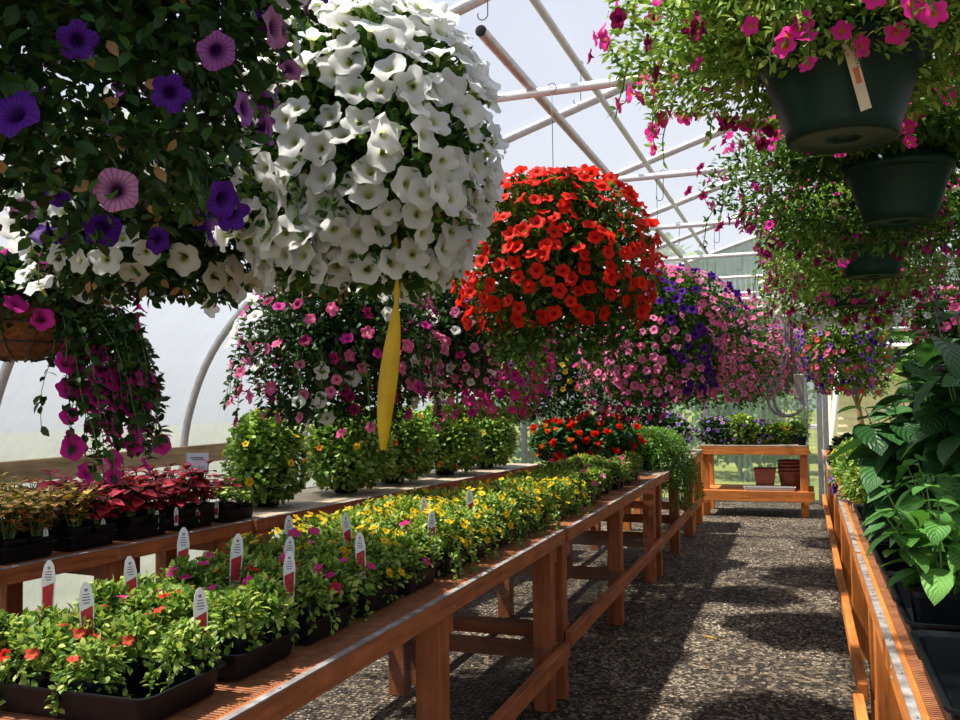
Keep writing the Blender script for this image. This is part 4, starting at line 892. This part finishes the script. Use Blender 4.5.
SM = [(.40, 5.35, G_LIME, kp(P_LAVW, 1, .035), 5, 'lime trailing plant with a few purple blooms on the right bench'), (.36, 5.85, G_FERN, kp(P_LAV, 1, .035), 4, 'green trailing plant with one purple bloom, right bench'),
      (.40, 6.4, G_LIME, kp(P_LAVW, 1, .045), 6, 'pale lilac petunia above lime leaves, right bench'), (.36, 7.0, G_LIME, kc(P_YEL, 1, .03), 8, 'yellow-flowered plant far along the right bench'),
      (.62, 5.6, G_BUSH, [], 0, 'dense green plant behind the trailing ones, right bench'), (.62, 6.3, G_BUSH, [], 0, 'second dense green plant far back on the right bench'), (.38, 7.7, G_DARK, [], 0, 'dark bushy plant toward the far end of the right bench'),
      (.60, 8.6, G_DARK, kp(P_WHITE, 1, .04), 5, 'dark plant with white blooms at the far right bench')]
for i, (x, y, lm, kk, nf, lb) in enumerate(SM):
    basket(lb, x, y, DZ + .13, .19, .17, .13, kk, nf, 620, LEAFN if i < 4 else LEAFR, .042, lm, 300 + i, potmat=BLACKP, potr=.09, poth=.126, hang=False, name='potted_plant', cat='potted plant', group='bushy plants on the right bench', strands=5, slen=.18)

# ============================================================ OUTSIDE
def tree(x, y, h, R, th, label, mat=G_TREE, seed=0, n=2600, group='trees and shrubs outside', cat='tree'):
    root = thing('garden_tree', label, cat, (x, y, -.012), 0, group); r = np.random.default_rng(seed); S = Soup()
    S.tube([(0, 0, 0), (.03 * h, 0, th * .6), (0, .02 * h, th), (0, 0, th + (h - th) * .6)], [.035 * h ** .7, .03 * h ** .7, .025 * h ** .7, .01], 9)
    for k in range(5): a = k * 1.26; S.tube([(0, 0, th * .9), (R * .5 * math.cos(a), R * .5 * math.sin(a), th + (h - th) * .5)], .012 * h ** .6, 6)
    S.build('trunk', BARK, root, True)
    S = Soup(); d = r.normal(size=(n, 3)); d /= np.linalg.norm(d, axis=1)[:, None]; lob = 1 + .2 * np.sin(4 * d[:, 0] + seed) + .2 * np.sin(5 * d[:, 2] + seed * 2) + .12 * np.sin(9 * d[:, 1])
    P = d * (r.uniform(.35, 1, n) ** .5 * lob)[:, None] * np.array([R, R, (h - th) / 2]) + np.array([0, 0, th + (h - th) / 2])
    S.inst(LEAFR, frames(d + r.normal(size=(n, 3)), np.tile([0, 0, 1.], (n, 1)) + r.normal(size=(n, 3)) * .5), P, r.uniform(.6, 1.2, n) * R * .14)
    S.build('crown', mat, root, True); return root
TL = [(-12, 26, 6, 2.6, 1.5, 'large tree blurred behind the left of the end wall'), (-5, 32, 6.5, 2.8, 1.6, 'tall tree blurred behind the middle of the end wall'), (-1.2, 22, 4.2, 1.5, .9, 'bushy tree behind the end wall, over the end bench'),
      (2.4, 38, 5.5, 2.6, 1.2, 'tree seen through the doorway beyond the beige shed'), (9.5, 34, 6, 2.8, 1.2, 'tree at the right of the doorway view')]
for i, (x, y, h, R, th, lb) in enumerate(TL): tree(x, y, h, R, th, lb, seed=i + 1, n=3000)
for i, (x, y, h, R) in enumerate(((-5.2, 17.5, 2.1, .9), (-3.6, 17.0, 1.7, .8), (-2.3, 17.6, 2.2, .8), (-1.1, 16.8, 1.5, .7), (-.35, 18.2, 2.0, .55))):
    tree(x, y, h, R, .15, '%s shrub from the left, blurred behind the corrugated end wall' % ORD[i], [G_BIG, G_TREE, G_FERN][i % 3], 40 + i, 1100, cat='shrub')
tree(1.02, 19.5, 2.5, .55, 1.35, 'young tree with a slim trunk standing on the grass outside the doorway', seed=11, n=900)
tree(1.9, 20.5, 2.3, .32, .4, 'narrow upright shrub outside the doorway', G_FERN, 12, 700, cat='shrub')
tree(2.7, 20.8, 2.2, .36, .4, 'second narrow upright shrub outside the doorway', G_FERN, 13, 700, cat='shrub')
tree(2.25, 17.5, 1.1, .45, .15, 'dark low shrub outside the doorway', G_BIG, 14, 800, cat='shrub')
root = thing('garden_shed', 'beige sided shed beyond the grass, seen through the doorway', 'shed', (3.2, 26, 0))
S = Soup(); S.bx(-2.5, 2.6, 0, 3, -.01, 2.1)
for z in np.arange(.2, 2.1, .2): S.bx(-2.5, 2.6, -.02, 0, z, z + .02)
S.build('wall', BEIGE, root); S = Soup(); S.bx(-2.8, 2.9, -.5, 3.4, 2.1, 2.25); S.build('roof', ROOFM, root)
S = Soup(); S.bx(.9, 1.9, -.03, 0, 0, 1.9); S.build('door', ROOFM, root)
S = Soup(); S.tube([(.6, 17, 2.35), (5.2, 18.4, 2.22)], .05, 8); S.tube([(5.2, 18.4, 2.22), (5.2, 18.4, 0)], .05, 8); S.tube([(.6, 17, 2.35), (.45, 17, 0)], .05, 8)
o = S.build('shade_frame', WPIPE, None, True); tag(o, 'white pipe frame standing on the grass outside the doorway', 'frame')
bpy.context.view_layer.update()
